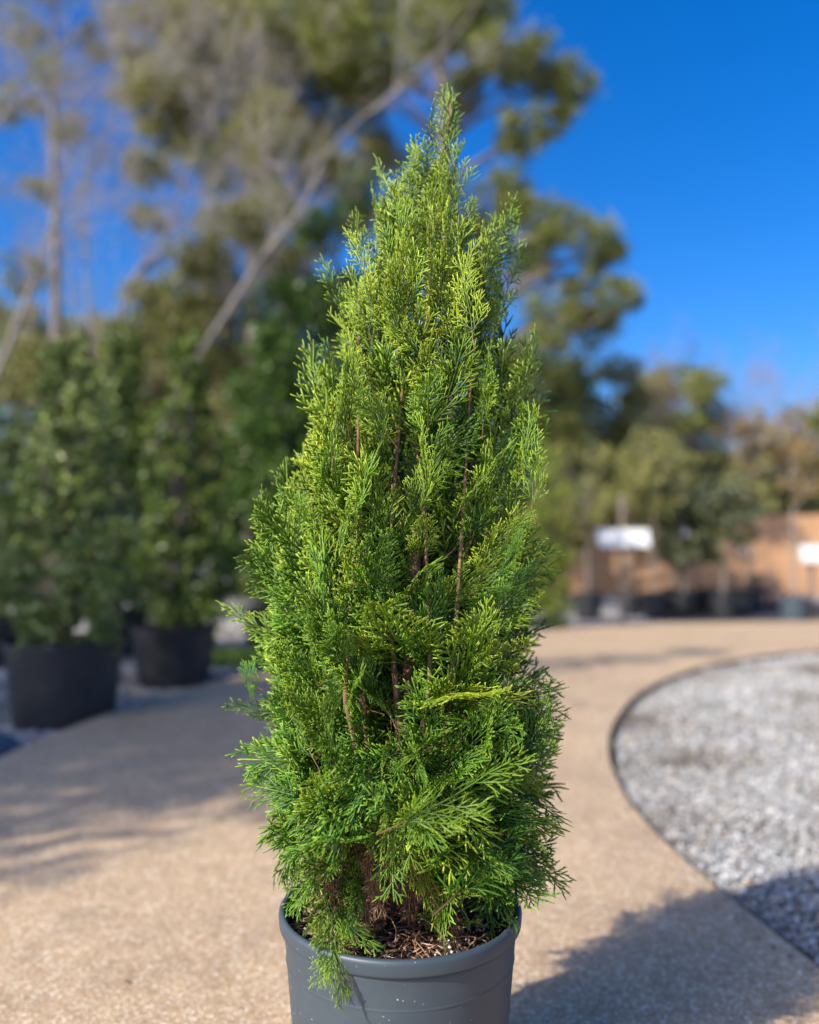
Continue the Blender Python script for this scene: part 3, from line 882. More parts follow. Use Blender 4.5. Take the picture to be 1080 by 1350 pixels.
# ------------------------------------------------------------------ leaf clouds, trees, bushes
def leaf_cloud(seed, clumps, density, l, w, tuft=0.35, droop=0.0, squash=0.75):
    """diamond leaves gathered in tufts inside each clump (x, y, z, r)"""
    g = np.random.default_rng(seed)
    Vs = []
    for x, y, z, r in clumps:
        nt_ = max(5, int(10 + 26 * r))
        dirs = g.normal(size=(nt_, 3)); dirs /= np.linalg.norm(dirs, axis=1, keepdims=True)
        cen = dirs * (g.uniform(0.15, 1.0, (nt_, 1)) ** 0.5) * r
        cen[:, 2] *= squash
        n = max(20, int(density * r * r))
        k = g.integers(0, nt_, n)
        off = g.normal(size=(n, 3)) * tuft * r * 0.55
        P = np.array([x, y, z]) + cen[k] + off
        a = off / (np.linalg.norm(off, axis=1, keepdims=True) + 1e-6) + g.normal(size=(n, 3)) * 0.7
        a[:, 2] -= droop
        a /= np.linalg.norm(a, axis=1, keepdims=True)
        s = np.cross(a, g.normal(size=(n, 3))); s /= np.linalg.norm(s, axis=1, keepdims=True) + 1e-9
        nn = np.cross(a, s)
        ll = l * g.uniform(0.6, 1.25, (n, 1)); ww = w * g.uniform(0.7, 1.2, (n, 1))
        Vs.append(np.stack([P - a * ll / 2, P + s * ww / 2 + nn * ww * 0.15, P + a * ll / 2, P - s * ww / 2 + nn * ww * 0.15], 1))
    V = np.concatenate(Vs).reshape(-1, 3)
    return V, np.arange(len(V)).reshape(-1, 4)

def grow_limb(b, rg, p0, p1, r0, r1, sag=0.08, sides=5, k=5):
    p0, p1 = Vector(p0), Vector(p1)
    L = (p1 - p0).length
    pts = []
    for i in range(k + 1):
        t = i / k
        q = p0.lerp(p1, t)
        q += Vector((rg.uniform(-1, 1), rg.uniform(-1, 1), rg.uniform(-1, 1))) * L * 0.03 * (1 if 0 < i < k else 0)
        q.z += math.sin(t * math.pi) * L * sag
        pts.append(q)
    b.tube(pts, [r0 + (r1 - r0) * i / k for i in range(k + 1)], sides)
    return pts

def make_tree(name, label, base, trunk, r0, clumps, density, l, w, leaf, bark='bark', group=None, seed=1, droop=0.0, twigs=True, tuft=0.35, cat='tree'):
    """trunk: points above the base; clumps and trunk in world coordinates"""
    t = thing(name, label, cat, base, 0, group)
    B = Vector(base)
    rg = random.Random(seed)
    line = smooth_line([tuple(B)] + list(trunk), 4)
    b = MB()
    k = len(line)
    b.tube([Vector(p) - B for p in line], [r0 * (1 - 0.85 * i / k) for i in range(k)], 9)
    for x, y, z, r in clumps:
        zt = z - 0.5 * math.hypot(x - base[0], y - base[1]) - 0.1
        q = min(line, key=lambda p: abs(p[2] - max(zt, base[2] + 0.2)))
        i = [j for j in range(k) if line[j] is q][0]
        rr_ = r0 * (1 - 0.85 * i / k) * 0.5
        end = Vector((x, y, z)) - B
        pts = grow_limb(b, rg, Vector(q) - B, end, min(rr_, 0.05), 0.012, 0.05)
        if twigs:
            for _ in range(4):
                e2 = end + Vector((rg.gauss(0, 1), rg.gauss(0, 1), rg.gauss(0, .7))) * r * 0.7
                grow_limb(b, rg, pts[3], e2, 0.012, 0.004, 0.03, 4, 3)
    b.build('trunk', M[bark], t)
    V, F = leaf_cloud(seed + 100, clumps, density, l, w, tuft, droop)
    obj('crown', np_mesh('crown', V - np.array(B), F, M[leaf]), t)
    return t

def bare_tree(name, label, trunk, r0, seed, bark, twig, depth=5, spread=0.6, nb=9, lift=0.35, group=None, length=1.5):
    """leafless tree: trunk polyline, branches and fine twigs"""
    B = Vector(trunk[0])
    t = thing(name, label, 'tree', B, 0, group)
    rg = random.Random(seed)
    line = [Vector(p) - B for p in smooth_line(trunk, 5)]
    k = len(line)
    b, tw = MB(), MB()
    b.tube(line, [r0 * (1 - 0.88 * i / (k - 1)) for i in range(k)], 8)
    def br(p, d, L, r, lev):
        pts = [p]
        n = 4
        dd = d.copy()
        for i in range(n):
            dd = (dd + Vector((rg.gauss(0, .14), rg.gauss(0, .14), rg.gauss(0.05, .12)))).normalized()
            pts.append(pts[-1] + dd * L / n)
        (b if lev <= 1 else tw).tube(pts, [r * (1 - 0.7 * i / n) for i in range(n + 1)], 5 if lev <= 1 else 3, cap=False)
        if lev < depth:
            for i in range(3 if lev < depth - 1 else 4):
                q = pts[rg.randint(1, n)]
                nd = (dd + Vector((rg.gauss(0, spread), rg.gauss(0, spread), rg.gauss(lift * 0.4, spread)))).normalized()
                br(q, nd, L * rg.uniform(0.5, 0.75), max(r * 0.55, 0.003), lev + 1)
    for i in range(nb):
        s = rg.uniform(0.3, 1.0)
        q = line[int(s * (k - 1))]
        dd = (line[min(int(s * (k - 1)) + 1, k - 1)] - line[max(int(s * (k - 1)) - 1, 0)]).normalized()
        nd = (dd + Vector((rg.gauss(0, 0.7), rg.gauss(0, 0.7), rg.gauss(lift, 0.4)))).normalized()
        br(q, nd, length * rg.uniform(0.6, 1.1), r0 * 0.45 * (1.15 - s), 1)
    b.build('trunk', M[bark], t)
    tw.build('twigs', M[twig], t)
    return t

Z0 = BASE
# tall pine behind the arborvitae
pine1 = [(2.07, 14.00, 9.13, 0.48), (2.70, 14.30, 8.94, 0.43), (1.38, 13.60, 9.09, 0.45), (1.00, 14.50, 8.87, 0.38), (1.93, 14.00, 7.94, 0.43), (2.55, 14.20, 8.24, 0.28), (0.79, 14.30, 10.05, 0.50), (1.30, 14.00, 10.19, 0.50), (0.25, 13.40, 9.35, 0.48), (-0.53, 14.40, 10.11, 0.53), (-1.16, 14.00, 9.46, 0.50), (-1.51, 14.80, 10.65, 0.50), (-0.27, 14.50, 9.35, 0.38), (-0.96, 14.90, 9.16, 0.38), (-2.14, 14.50, 10.18, 0.45), (1.59, 14.50, 7.18, 0.38), (2.04, 14.40, 6.66, 0.43), (2.56, 14.00, 6.31, 0.43), (3.24, 14.20, 6.12, 0.38), (3.50, 14.10, 5.95, 0.20), (1.36, 14.90, 6.66, 0.38), (3.02, 14.40, 5.56, 0.33), (3.51, 14.00, 5.17, 0.33), (3.76, 14.00, 5.01, 0.15), (2.18, 14.90, 5.96, 0.43), (2.49, 14.40, 4.87, 0.50), (3.25, 14.90, 4.87, 0.43), (2.04, 14.00, 4.11, 0.50),
         (0.6, 14.6, 11.2, 0.7), (1.2, 14.2, 11.6, 0.6), (-0.6, 14.2, 11.4, 0.7), (0.3, 14.8, 12.2, 0.7), (0.4, 14.6, 7.2, 0.4), (0.0, 14.3, 6.2, 0.45), (0.9, 14.2, 5.4, 0.45)]
make_tree('pine_tree', 'tall pine with layered needle clumps reaching into the open blue sky', (0.75, 14.6, Z0), [(0.75, 14.6, 3), (0.68, 14.6, 6.5), (0.55, 14.6, 9.5), (0.4, 14.6, 12.2)], 0.20, [(a, b_, c, r_ * 1.2) for a, b_, c, r_ in pine1], 6000, 0.17, 0.028, 'pine', seed=11)
pine2 = [(-2.91, 15.00, 10.21, 0.61), (-3.86, 15.50, 10.23, 0.61), (-4.29, 15.00, 9.36, 0.57), (-3.54, 16.00, 9.62, 0.68), (-2.29, 15.50, 9.64, 0.68), (-2.48, 15.00, 8.23, 0.68), (-3.54, 15.40, 8.28, 0.68), (-1.76, 16.00, 8.87, 0.54), (-4.56, 15.50, 8.77, 0.49), (-4.97, 15.00, 9.22, 0.41), (-4.02, 15.00, 10.50, 0.54), (-1.80, 15.00, 10.07, 0.54), (-3.0, 15.3, 11.4, 0.7), (-3.6, 15.6, 12.0, 0.7), (-2.4, 15.2, 7.2, 0.5), (-3.3, 15.5, 7.0, 0.5), (-1.3, 15.6, 10.6, 0.6), (-0.9, 15.8, 9.6, 0.55), (-1.6, 15.4, 8.0, 0.5), (-0.6, 15.8, 8.4, 0.5), (-1.0, 15.6, 7.2, 0.45), (-4.6, 15.3, 10.9, 0.5), (-5.2, 15.5, 10.1, 0.4), (-4.9, 15.3, 7.9, 0.35)]
make_tree('pine_tree', 'olive brown pine with thin drooping needles standing behind the bare leaning trees', (-2.9, 15.5, Z0), [(-2.9, 15.5, 4), (-3.0, 15.5, 8), (-3.1, 15.5, 12)], 0.18, [(a, b_, c, r_ * 1.25) for a, b_, c, r_ in pine2], 5200, 0.18, 0.030, 'pine_dry', seed=12, droop=0.5)
pine3 = [(-5.55, 15.40, 10.90, 0.41), (-6.13, 15.80, 10.56, 0.41), (-6.64, 15.00, 9.64, 0.41), (-6.37, 15.40, 8.72, 0.38), (-7.30, 15.50, 10.67, 0.46), (-6.9, 15.3, 11.5, 0.5), (-7.4, 15.4, 9.2, 0.45), (-6.9, 15.4, 7.6, 0.3)]
make_tree('pine_tree', 'thin sparse pine with open grey crown letting blue sky through', (-6.6, 15.6, Z0), [(-6.6, 15.6, 5), (-6.7, 15.5, 9), (-6.7, 15.5, 11.5)], 0.14, pine3, 3600, 0.17, 0.028, 'pine_dry', seed=13)
# understorey trees on the left
us = [(-2.50, 13.00, 5.92, 0.49), (-2.96, 12.00, 5.09, 0.49), (-1.90, 13.00, 5.56, 0.49), (-3.50, 12.00, 4.43, 0.54), (-2.84, 13.00, 4.72, 0.59), (-4.04, 13.00, 6.04, 0.30), (-3.93, 12.00, 3.99, 0.43), (-3.05, 12.00, 3.65, 0.59), (-2.36, 13.00, 3.76, 0.59), (-4.25, 12.00, 3.33, 0.43), (-2.28, 12.00, 2.67, 0.59), (-3.65, 13.00, 2.81, 0.54), (-3.0, 12.5, 1.8, 0.7)]
make_tree('broadleaf_tree', 'olive broadleaf tree crossed by a pale leaning trunk behind the potted evergreens', (-2.9, 12.7, Z0), [(-2.9, 12.7, 1.5), (-2.8, 12.7, 3.5), (-2.7, 12.7, 5.5)], 0.10, us, 4200, 0.10, 0.055, 'olive', seed=21)
us2 = [(-1.75, 12.00, 4.32, 0.59), (-1.31, 12.00, 3.65, 0.59), (-1.30, 12.00, 2.56, 0.59), (-1.32, 12.00, 5.54, 0.43), (-1.20, 12.00, 4.43, 0.43), (-0.83, 12.60, 6.33, 0.40), (-0.7, 12, 3.2, 0.6), (-0.5, 12.2, 4.4, 0.5), (-1.0, 12, 1.6, 0.6), (0.1, 12.3, 2.6, 0.6)]
make_tree('broadleaf_tree', 'mid green leafy tree rising right behind the arborvitae', (-0.9, 12.5, Z0), [(-0.95, 12.5, 2), (-1.1, 12.4, 4), (-1.1, 12.4, 6)], 0.09, us2, 4200, 0.10, 0.055, 'mid', seed=22)
us3 = [(-5.12, 11.00, 4.54, 0.34), (-5.74, 12.00, 4.21, 0.40), (-5.00, 11.00, 3.43, 0.40), (-5.29, 11.00, 2.92, 0.40), (-4.69, 11.00, 3.12, 0.35), (-5.22, 12.00, 2.67, 0.45), (-4.28, 11.00, 2.12, 0.45), (-5.17, 11.00, 2.12, 0.40), (-4.8, 11.3, 1.3, 0.6)]
make_tree('broadleaf_tree', 'loose grey green tree at the edge of the wood behind the potted evergreens', (-5.0, 11.4, Z0), [(-5.0, 11.4, 1.5), (-5.1, 11.4, 3), (-5.2, 11.4, 4.3)], 0.07, us3, 3200, 0.10, 0.05, 'olive', seed=23)
# bare trees
bare_tree('bare_tree', 'long pale grey leaning tree without leaves crossing the pine crowns', [(-4.21, 11.18, -0.07), (-3.44, 11.18, 2.14), (-2.94, 11.18, 3.27), (-2.44, 11.18, 4.08), (-2.02, 11.35, 4.87), (-1.47, 11.44, 5.64), (-1.06, 11.52, 6.53), (-0.21, 11.52, 7.29), (0.64, 11.44, 8.06), (1.03, 11.44, 8.64)], 0.055, 31, 'pale_bark', 'twig', nb=13)
bare_tree('bare_tree', 'bare grey tree with fine upright twigs against the open sky', [(-5.3, 10, Z0), (-5.07, 10, 2.38), (-4.82, 10, 3.29), (-4.47, 10, 4.21), (-4.34, 10.2, 5.13), (-4.2, 10.2, 5.89), (-4.1, 10.2, 6.8)], 0.045, 32, 'pale_bark', 'twig', nb=15, length=1.3)
bare_tree('bare_tree', 'slender bare tree arching over the dark potted evergreens', [(-4.7, 12, Z0), (-4.46, 12, 2.67), (-4.05, 12, 4.65), (-3.62, 12, 5.2), (-3.25, 12, 6.32), (-2.87, 12, 7.22), (-2.5, 12, 8.6)], 0.045, 33, 'pale_bark', 'twig', nb=16, length=1.5)
bare_tree('bare_tree', 'bare tree with a bare limb reaching in high above the sparse pine', [(-7.2, 10, Z0), (-6.6, 10, 3.5), (-5.5, 10, 5.32), (-4.79, 10, 6.26), (-4.15, 10, 6.59), (-3.42, 10, 7.02)], 0.05, 34, 'pale_bark', 'twig', nb=16, length=1.3)
bare_tree('bare_tree', 'bare many twigged tree between the slender arching tree and the sparse pine', [(-4.9, 13.5, Z0), (-5.0, 13.5, 3), (-5.3, 13.5, 6), (-5.2, 13.5, 9)], 0.045, 36, 'pale_bark', 'twig', nb=18, length=1.6)
bare_tree('bare_tree', 'bare twiggy tree in front of the olive brown pine', [(-2.0, 14, Z0), (-2.1, 14, 4), (-2.4, 14, 7), (-2.6, 14, 10)], 0.05, 35, 'pale_bark', 'twig', nb=12, length=1.5)

# wood behind the fence on the right
mass = [(2.61, 17.80, 4.33, 0.65), (3.55, 18.00, 4.53, 0.65), (2.39, 17.8, 3.53, 0.65), (3.23, 18.00, 3.35, 0.72), (2.77, 18.00, 2.47, 0.65), (2.0, 18, 4.6, 0.6), (1.9, 18, 2.8, 0.6)]
make_tree('broadleaf_tree', 'dark olive tree beneath the layered pine behind the fence', (2.8, 18.4, Z0), [(2.8, 18.4, 2), (2.8, 18.3, 4.3)], 0.10, mass, 3200, 0.12, 0.065, 'pine', seed=24)
mass2 = [(4.75, 19.00, 4.90, 0.55), (4.55, 19.00, 3.65, 0.75), (3.95, 19.00, 2.77, 0.72), (5.2, 19.50, 3.05, 0.65), (5.2, 19.3, 4.3, 0.5), (4.4, 19.2, 1.8, 0.7)]
make_tree('broadleaf_tree', 'rounded grey green tree between the layered pine and the low wood', (4.6, 19.4, Z0), [(4.6, 19.4, 2), (4.7, 19.3, 4.6)], 0.10, mass2, 3000, 0.12, 0.065, 'olive', seed=25)
rm = [(7.31, 26.00, 5.67, 0.80), (8.58, 27.00, 6.22, 0.80), (9.08, 26.00, 5.91, 0.70), (9.78, 27.00, 4.87, 0.84), (8.01, 26.00, 4.72, 0.94), (7.06, 26.00, 4.25, 0.94), (8.79, 27.00, 3.64, 1.05), (10.00, 27.00, 3.39, 0.94), (7.6, 26, 2.9, 1.0), (9.0, 26, 2.3, 1.1)]
make_tree('oak_tree', 'broad green oak with rounded top beyond the fence', (8.6, 26.6, Z0), [(8.6, 26.6, 2), (8.5, 26.6, 4.5), (8.5, 26.6, 6)], 0.2, rm, 2400, 0.16, 0.085, 'pine', seed=26)
rm2 = [(9.78, 24.00, 4.23, 0.5), (10.63, 25.00, 3.66, 0.78), (11.07, 24.00, 3.57, 0.78), (9.97, 24.00, 2.57, 0.78), (11.27, 24.00, 2.68, 0.86), (10.4, 24, 1.7, 0.9)]
make_tree('autumn_tree', 'tan and yellow autumn tree showing above the cedar fence', (10.5, 24.4, Z0), [(10.5, 24.4, 2), (10.5, 24.4, 4)], 0.12, rm2, 2200, 0.13, 0.08, 'autumn', seed=27)
rm3 = [(12.22, 25.00, 4.75, 0.65), (12.6, 24.60, 4.43, 0.74), (12.65, 25.00, 3.21, 0.86), (13.3, 25, 4.2, 0.8), (13.4, 25, 2.8, 0.9), (12.2, 24.8, 2.2, 0.8)]
make_tree('broadleaf_tree', 'green tree rising beside the tan autumn tree beyond the fence', (12.8, 25.2, Z0), [(12.8, 25.2, 2), (12.8, 25.1, 4.5)], 0.12, rm3, 2200, 0.13, 0.08, 'pine', seed=28)
for i, (x, y, hgt, lab) in enumerate(((10.4, 26, 6.2, 'leafless reddish brown tree between the green oak and the autumn tree'), (12.0, 27, 6.0, 'leafless reddish brown tree behind the tan autumn tree'), (6.2, 21, 5.3, 'leafless reddish brown tree in front of the green oak'), (14.5, 28, 6.3, 'leafless reddish brown tree at the far end of the fence'))):
    bare_tree('bare_tree', lab, [(x, y, Z0), (x + .1, y, hgt * .35), (x - .1, y, hgt * .6), (x + .05, y, hgt * .85)], 0.09, 40 + i, 'bark', 'red_twig', nb=22, length=1.6)
sg = np.random.default_rng(8)
for i, (x, y, hgt, mt, lab) in enumerate(((0.4, 21, 4.5, 'olive', 'olive tree behind the fence below the tall pine'), (6.6, 20.5, 2.9, 'olive', 'pale olive shrub showing over the cedar fence beside the magnolia'), (8.2, 21, 2.9, 'autumn', 'tan leafed shrub showing over the cedar fence'), (9.8, 21, 2.6, 'olive', 'low olive shrub showing over the cedar fence'), (11.3, 21, 2.8, 'autumn', 'yellowish shrub behind the far end of the cedar fence'), (-6.8, 17, 6.0, 'olive', 'olive tree in the gap under the sparse pine'), (5.6, 24, 4.6, 'pine', 'green tree beside the rounded grey green tree'), (-4.6, 17.5, 5.5, 'olive', 'olive tree behind the slender arching bare tree'), (2.4, 20.5, 5.2, 'olive', 'olive tree deep behind the dark olive tree under the pine'), (4.0, 21.5, 5.4, 'pine', 'green tree filling the gap behind the rounded grey green tree'), (-1.2, 17, 7.4, 'olive', 'tall olive tree behind the mid green leafy tree'), (-3.4, 17, 7.6, 'olive', 'tall olive tree below the olive brown pine'), (-5.4, 16.5, 7.2, 'pine_dry', 'thin olive tree below the sparse pine'))):
    cl = [(x + sg.uniform(-1.1, 1.1), y + sg.uniform(-.5, .5), sg.uniform(0.15, 0.9) * hgt, sg.uniform(0.45, 0.75)) for _ in range(9 if hgt < 4 else 20)]
    make_tree('shrub' if hgt < 4 else 'broadleaf_tree', lab, (x, y + .3, Z0), [(x, y + .3, hgt * .4), (x, y + .3, hgt * .8)], 0.06, cl, 2600, 0.13, 0.07, mt, seed=60 + i, cat='shrub' if hgt < 4 else 'tree')

# ------------------------------------------------------------------ cedar fence
fence = thing('cedar_fence', 'reddish cedar board fence behind the row of potted trees', 'fence', (0, 17.3, Z0))
FH = 1.66
bmesh_boards = []
for v in range(5):
    b = MB()
    hh = FH + random.Random(v).uniform(-0.02, 0.015)
    b.box((-0.068, 0, 0.03), (0.068, 0.019, hh))
    bmesh_boards.append(b.mesh('board', M['cedar'], False))
rb_ = random.Random(4)
x = -1.5
while x < 14:
    o = obj('board', rb_.choice(bmesh_boards), fence)
    o.location = (x, rb_.uniform(-0.004, 0.004), rb_.uniform(-0.012, 0.012))
    o.rotation_euler = (0, rb_.uniform(-0.006, 0.006), 0)
    x += 0.142
for z in (0.35, 1.3):
    b = MB(); b.box((-1.5, 0.026, z), (14, 0.064, z + 0.085)); b.build('rail', M['post'], fence, False)
for i in range(7):
    b = MB(); b.box((-1.4 + i * 2.5, 0.067, 0), (-1.31 + i * 2.5, 0.157, FH - 0.05)); b.build('fence_post', M['post'], fence, False)

# ------------------------------------------------------------------ potted evergreens on the left
def bush(name, label, base, clumps, density, l, w, leaf, seed, group=None, stems=4, tuft=0.35):
    t = thing(name, label, 'shrub', base, 0, group)
    B = Vector(base)
    rg = random.Random(seed)
    b = MB()
    top = max(c[2] for c in clumps)
    for i in range(stems):
        e = rg.choice(clumps[len(clumps) // 2:])
        grow_limb(b, rg, (rg.uniform(-.03, .03), rg.uniform(-.03, .03), 0), Vector(e[:3]) - B, 0.016, 0.005, 0.04)
    for c in clumps:
        grow_limb(b, rg, (0, 0, max(0.04, (c[2] - B.z) * 0.45)), Vector(c[:3]) - B, 0.008, 0.003, 0.04, 4)
    grow_limb(b, rg, (0, 0, 0), (0, 0, (top - B.z) * 0.8), 0.022, 0.006, 0.0)
    b.build('stems', M['bark'], t)
    V, F = leaf_cloud(seed, clumps, density, l, w, 0.27)
    obj('foliage', np_mesh('foliage', V - np.array(B), F, M[leaf]), t)
    return t
def cone_clumps(x, y, z0, z1, r0, r1, n, seed, rc=0.16, shape=1.0):
    g = random.Random(seed)
    out = []
    for i in range(n):
        u = i / (n - 1)
        rad = (r0 + (r1 - r0) * u ** shape)
        if u < 0.12: rad *= 0.62
        a = i * 2.4 + g.uniform(-.4, .4)
        q = rad * g.uniform(0.45, 1.0)
        out.append((x + q * math.cos(a), y + q * math.sin(a), z0 + (z1 - z0) * u, rc * (1.15 - 0.5 * u) * g.uniform(0.85, 1.15)))
    return out
def potted(px, py, r, h, plab, blab, clumps, density, l, w, leaf, seed, group=None, mat='pot_black', n=48, stems=4, bush_name='potted_shrub'):
    t, sz, sr_ = make_pot('plant_pot', plab, (px, py, BASE + 0.004), r, h, M[mat], 0.03, n=n)
    soil_disc(t, sz, sr_, 0.008, 28, 5)
    return bush(bush_name, blab, (px, py, BASE + sz - 0.01), clumps, density, l, w, leaf, seed, stems=stems)

potted(-1.93, 4.75, 0.325, 0.455, 'wide black plastic pot at the path edge beside the blue bag', 'bushy dark green evergreen with painted leaf highlights in the wide black pot', cone_clumps(-1.93, 4.75, 0.44, 2.08, 0.42, 0.05, 40, 3, 0.165, 1.0), 13500, 0.050, 0.022, 'glossy', 201)
potted(-1.68, 6.05, 0.305, 0.42, 'black plastic pot standing between the wide black pot and the grass tuft', 'dense dark evergreen with yellow green shoots in the second black pot', cone_clumps(-1.62, 6.05, 0.42, 2.40, 0.46, 0.06, 40, 4, 0.18, 1.0), 11500, 0.055, 0.024, 'dark', 202)
potted(-2.65, 7.7, 0.28, 0.42, 'black plastic pot hidden behind the bushy dark evergreen', 'tall dark conical evergreen rising behind the bushy one with painted leaf highlights', cone_clumps(-2.65, 7.7, 0.5, 2.85, 0.50, 0.06, 40, 5, 0.22, 0.9), 8000, 0.07, 0.028, 'dark', 203)
potted(-1.30, 8.0, 0.28, 0.42, 'black plastic pot hidden behind the dense dark evergreen', 'tall bright green evergreen rising behind the dense dark one', cone_clumps(-1.30, 8.0, 0.5, 3.0, 0.65, 0.12, 50, 6, 0.26, 1.2), 8500, 0.07, 0.030, 'mid', 204)
potted(-3.4, 7.0, 0.28, 0.42, 'black plastic pot on the gravel under the grey green evergreen', 'grey green evergreen beyond the bushy one with painted leaf highlights', cone_clumps(-3.4, 7.0, 0.5, 2.0, 0.5, 0.14, 34, 7, 0.2, 1.2), 9000, 0.06, 0.026, 'glossy', 205)

# blue bag lying by the wide black pot
bm = bmesh.new()
bmesh.ops.create_icosphere(bm, subdivisions=4, radius=1)
for v in bm.verts:
    c = v.co
    nrm = 1 + 0.10 * math.sin(5 * c.x + 2) * math.sin(6 * c.y) + 0.06 * math.sin(11 * c.y + 9 * c.z)
    v.co = Vector((c.x * 0.15 * nrm, c.y * 0.20 * nrm, max(c.z, -0.55) * 0.065 * nrm + 0.036))
me = bpy.data.meshes.new('blue_bag')
bm.to_mesh(me); bm.free()
for p in me.polygons: p.use_smooth = True
me.materials.append(M['blue'])
o = obj('blue_bag', me)
o.location = (-1.99, 3.95, BASE)
tag(o, 'small blue plastic bag lying at the path edge beside the wide black pot', 'bag')

# yellow green shrub and far nursery stock
bush('shrub', 'narrow yellow green shrub growing at the bend of the path', (1.62, 10.0, BASE), cone_clumps(1.62, 10.0, 0.15, 2.1, 0.28, 0.2, 26, 9, 0.2), 5200, 0.10, 0.025, 'yellow', 210)
tag(slab('ground_cloth', [np.array(p) for p in ((3.3, 11.05), (6.6, 11.35), (7.4, 14.6), (3.6, 14.2))], BASE + 0.012, BASE + 0.004, M['cloth']), kind='structure')

def sapling(px, py, r, h, plab, tlab, height, crown_z, crown_r, nclump, density, l, w, leaf, seed, mat='pot_black', lean=0.0, trunk_r=0.016, bark='pale_bark'):
    t, sz, sr_ = make_pot('plant_pot', plab, (px, py, BASE + 0.016), r, h, M[mat], 0.025, n=32)
    soil_disc(t, sz, sr_, 0.006, 20, 4)
    if not tlab: return
    g = random.Random(seed)
    cl = []
    for i in range(nclump):
        a, q = g.uniform(0, 6.28), crown_r * math.sqrt(g.random())
        cl.append((px + lean + q * math.cos(a), py + q * math.sin(a), g.uniform(crown_z, height), g.uniform(0.14, 0.24)))
    make_tree('potted_tree', tlab, (px, py, BASE + sz), [(px + lean * .3, py, (crown_z + sz) / 2), (px + lean, py, crown_z), (px + lean, py, height - .1)], trunk_r, cl, density, l, w, leaf, bark, seed=seed, twigs=False)

sapling(2.42, 11.45, 0.20, 0.36, 'black pot with a thin olive tree beside the white sign', 'thin young olive green tree in the black pot beside the white sign', 2.35, 1.25, 0.5, 16, 2600, 0.09, 0.05, 'olive', 301)
sapling(3.15, 12.0, 0.15, 0.30, 'small black pot just behind the white sign post', 'slim young tree with pale green leaves behind the white sign', 2.5, 1.5, 0.55, 16, 2200, 0.09, 0.05, 'olive', 302)
sapling(3.62, 12.5, 0.16, 0.32, 'small black pot between the white sign and the magnolia', 'slim young tree with yellowish leaves between white sign and magnolia', 2.4, 1.4, 0.5, 14, 2200, 0.09, 0.05, 'olive', 303)
sapling(3.88, 11.9, 0.19, 0.34, 'black pot holding the dark magnolia', 'dark glossy magnolia with a dense low crown and pale stem', 1.85, 0.75, 0.46, 34, 4200, 0.12, 0.05, 'magnolia', 304, trunk_r=0.028)
sapling(4.35, 11.7, 0.20, 0.33, 'black pot at the front of the dark row beside the magnolia', 'small dark leaved tree crowded against the magnolia', 1.7, 0.95, 0.35, 16, 3000, 0.11, 0.05, 'magnolia', 305)
sapling(4.75, 12.2, 0.20, 0.36, 'black pot at the end of the dark row near the logs', 'thin grey stemmed sapling with few leaves near the logs', 1.9, 1.3, 0.3, 6, 500, 0.08, 0.04, 'olive', 306)
sapling(4.55, 12.9, 0.19, 0.34, 'black pot in the back of the dark row under the fence', None, 0, 0, 0, 0, 0, 0, 0, '', 307)
sapling(4.05, 12.8, 0.19, 0.34, 'black pot behind the magnolia pot', None, 0, 0, 0, 0, 0, 0, 0, '', 308)
sapling(4.90, 10.75, 0.19, 0.33, 'grey pot standing alone at the path edge under the small white board', 'pale stemmed young tree with tan leaves and a small white board', 2.7, 1.55, 0.5, 12, 1500, 0.09, 0.05, 'autumn', 309, mat='pot_grey', trunk_r=0.022)

for i, (x, y, hgt, mt, lab) in enumerate(((2.0, 13.2, 1.9, 'olive', 'olive shrub in front of the fence behind the white sign'), (3.0, 14.0, 2.2, 'olive', 'loose pale shrub in front of the fence left of the magnolia'), (3.9, 14.4, 2.3, 'olive', 'bushy olive shrub in front of the fence behind the magnolia'), (5.3, 15.5, 2.1, 'olive', 'low pale shrub in front of the fence beside the magnolia'))):
    cl = [(x + sg.uniform(-.55, .55), y + sg.uniform(-.3, .3), sg.uniform(0.42, 0.95) * hgt, sg.uniform(0.2, 0.34)) for _ in range(14)]
    make_tree('shrub', lab, (x, y + .1, Z0), [(x, y + .1, hgt * .3), (x, y + .1, hgt * .7)], 0.025, cl, 2400, 0.09, 0.05, mt, seed=90 + i, cat='shrub')
for i, (x, y, hgt, w_) in enumerate(((2.05, 12.3, 2.2, 'between the yellow green shrub and the white sign'), (3.35, 11.55, 2.3, 'between the white sign post and the magnolia'), (4.2, 13.5, 2.4, 'in the back row behind the magnolia'), (5.05, 12.6, 2.1, 'beside the log pile'), (5.45, 13.4, 2.3, 'in front of the fence by the log pile'))):
    sapling(x, y, 0.17, 0.32, 'black pot with a slim sapling ' + w_, 'slim sapling with pale crown ' + w_, hgt, hgt * 0.62, 0.32, 9, 1500, 0.08, 0.045, 'olive', 330 + i, trunk_r=0.018)
def sign(label, loc, w, h, z, post_h, tilt):
    t = thing('sign', label, 'sign', loc)
    b = MB(); b.box((-0.03, 0, 0), (0.03, 0.045, post_h)); b.build('post', M['post'], t, False)
    b = MB(); b.box((-w / 2, -0.009, -h / 2), (w / 2, 0.009, h / 2))
    o = b.build('board', M['white'], t, False)
    o.location = (0, -0.045, z); o.rotation_euler = (R(-tilt), 0, 0)
sign('wide white sign board on a grey timber post at the path edge', (2.72, 10.75, BASE), 0.66, 0.24, 1.10, 1.65, 20)
sign('small white board on a short stake beside the grey pot', (5.12, 10.72, BASE), 0.34, 0.22, 0.90, 1.0, 15)

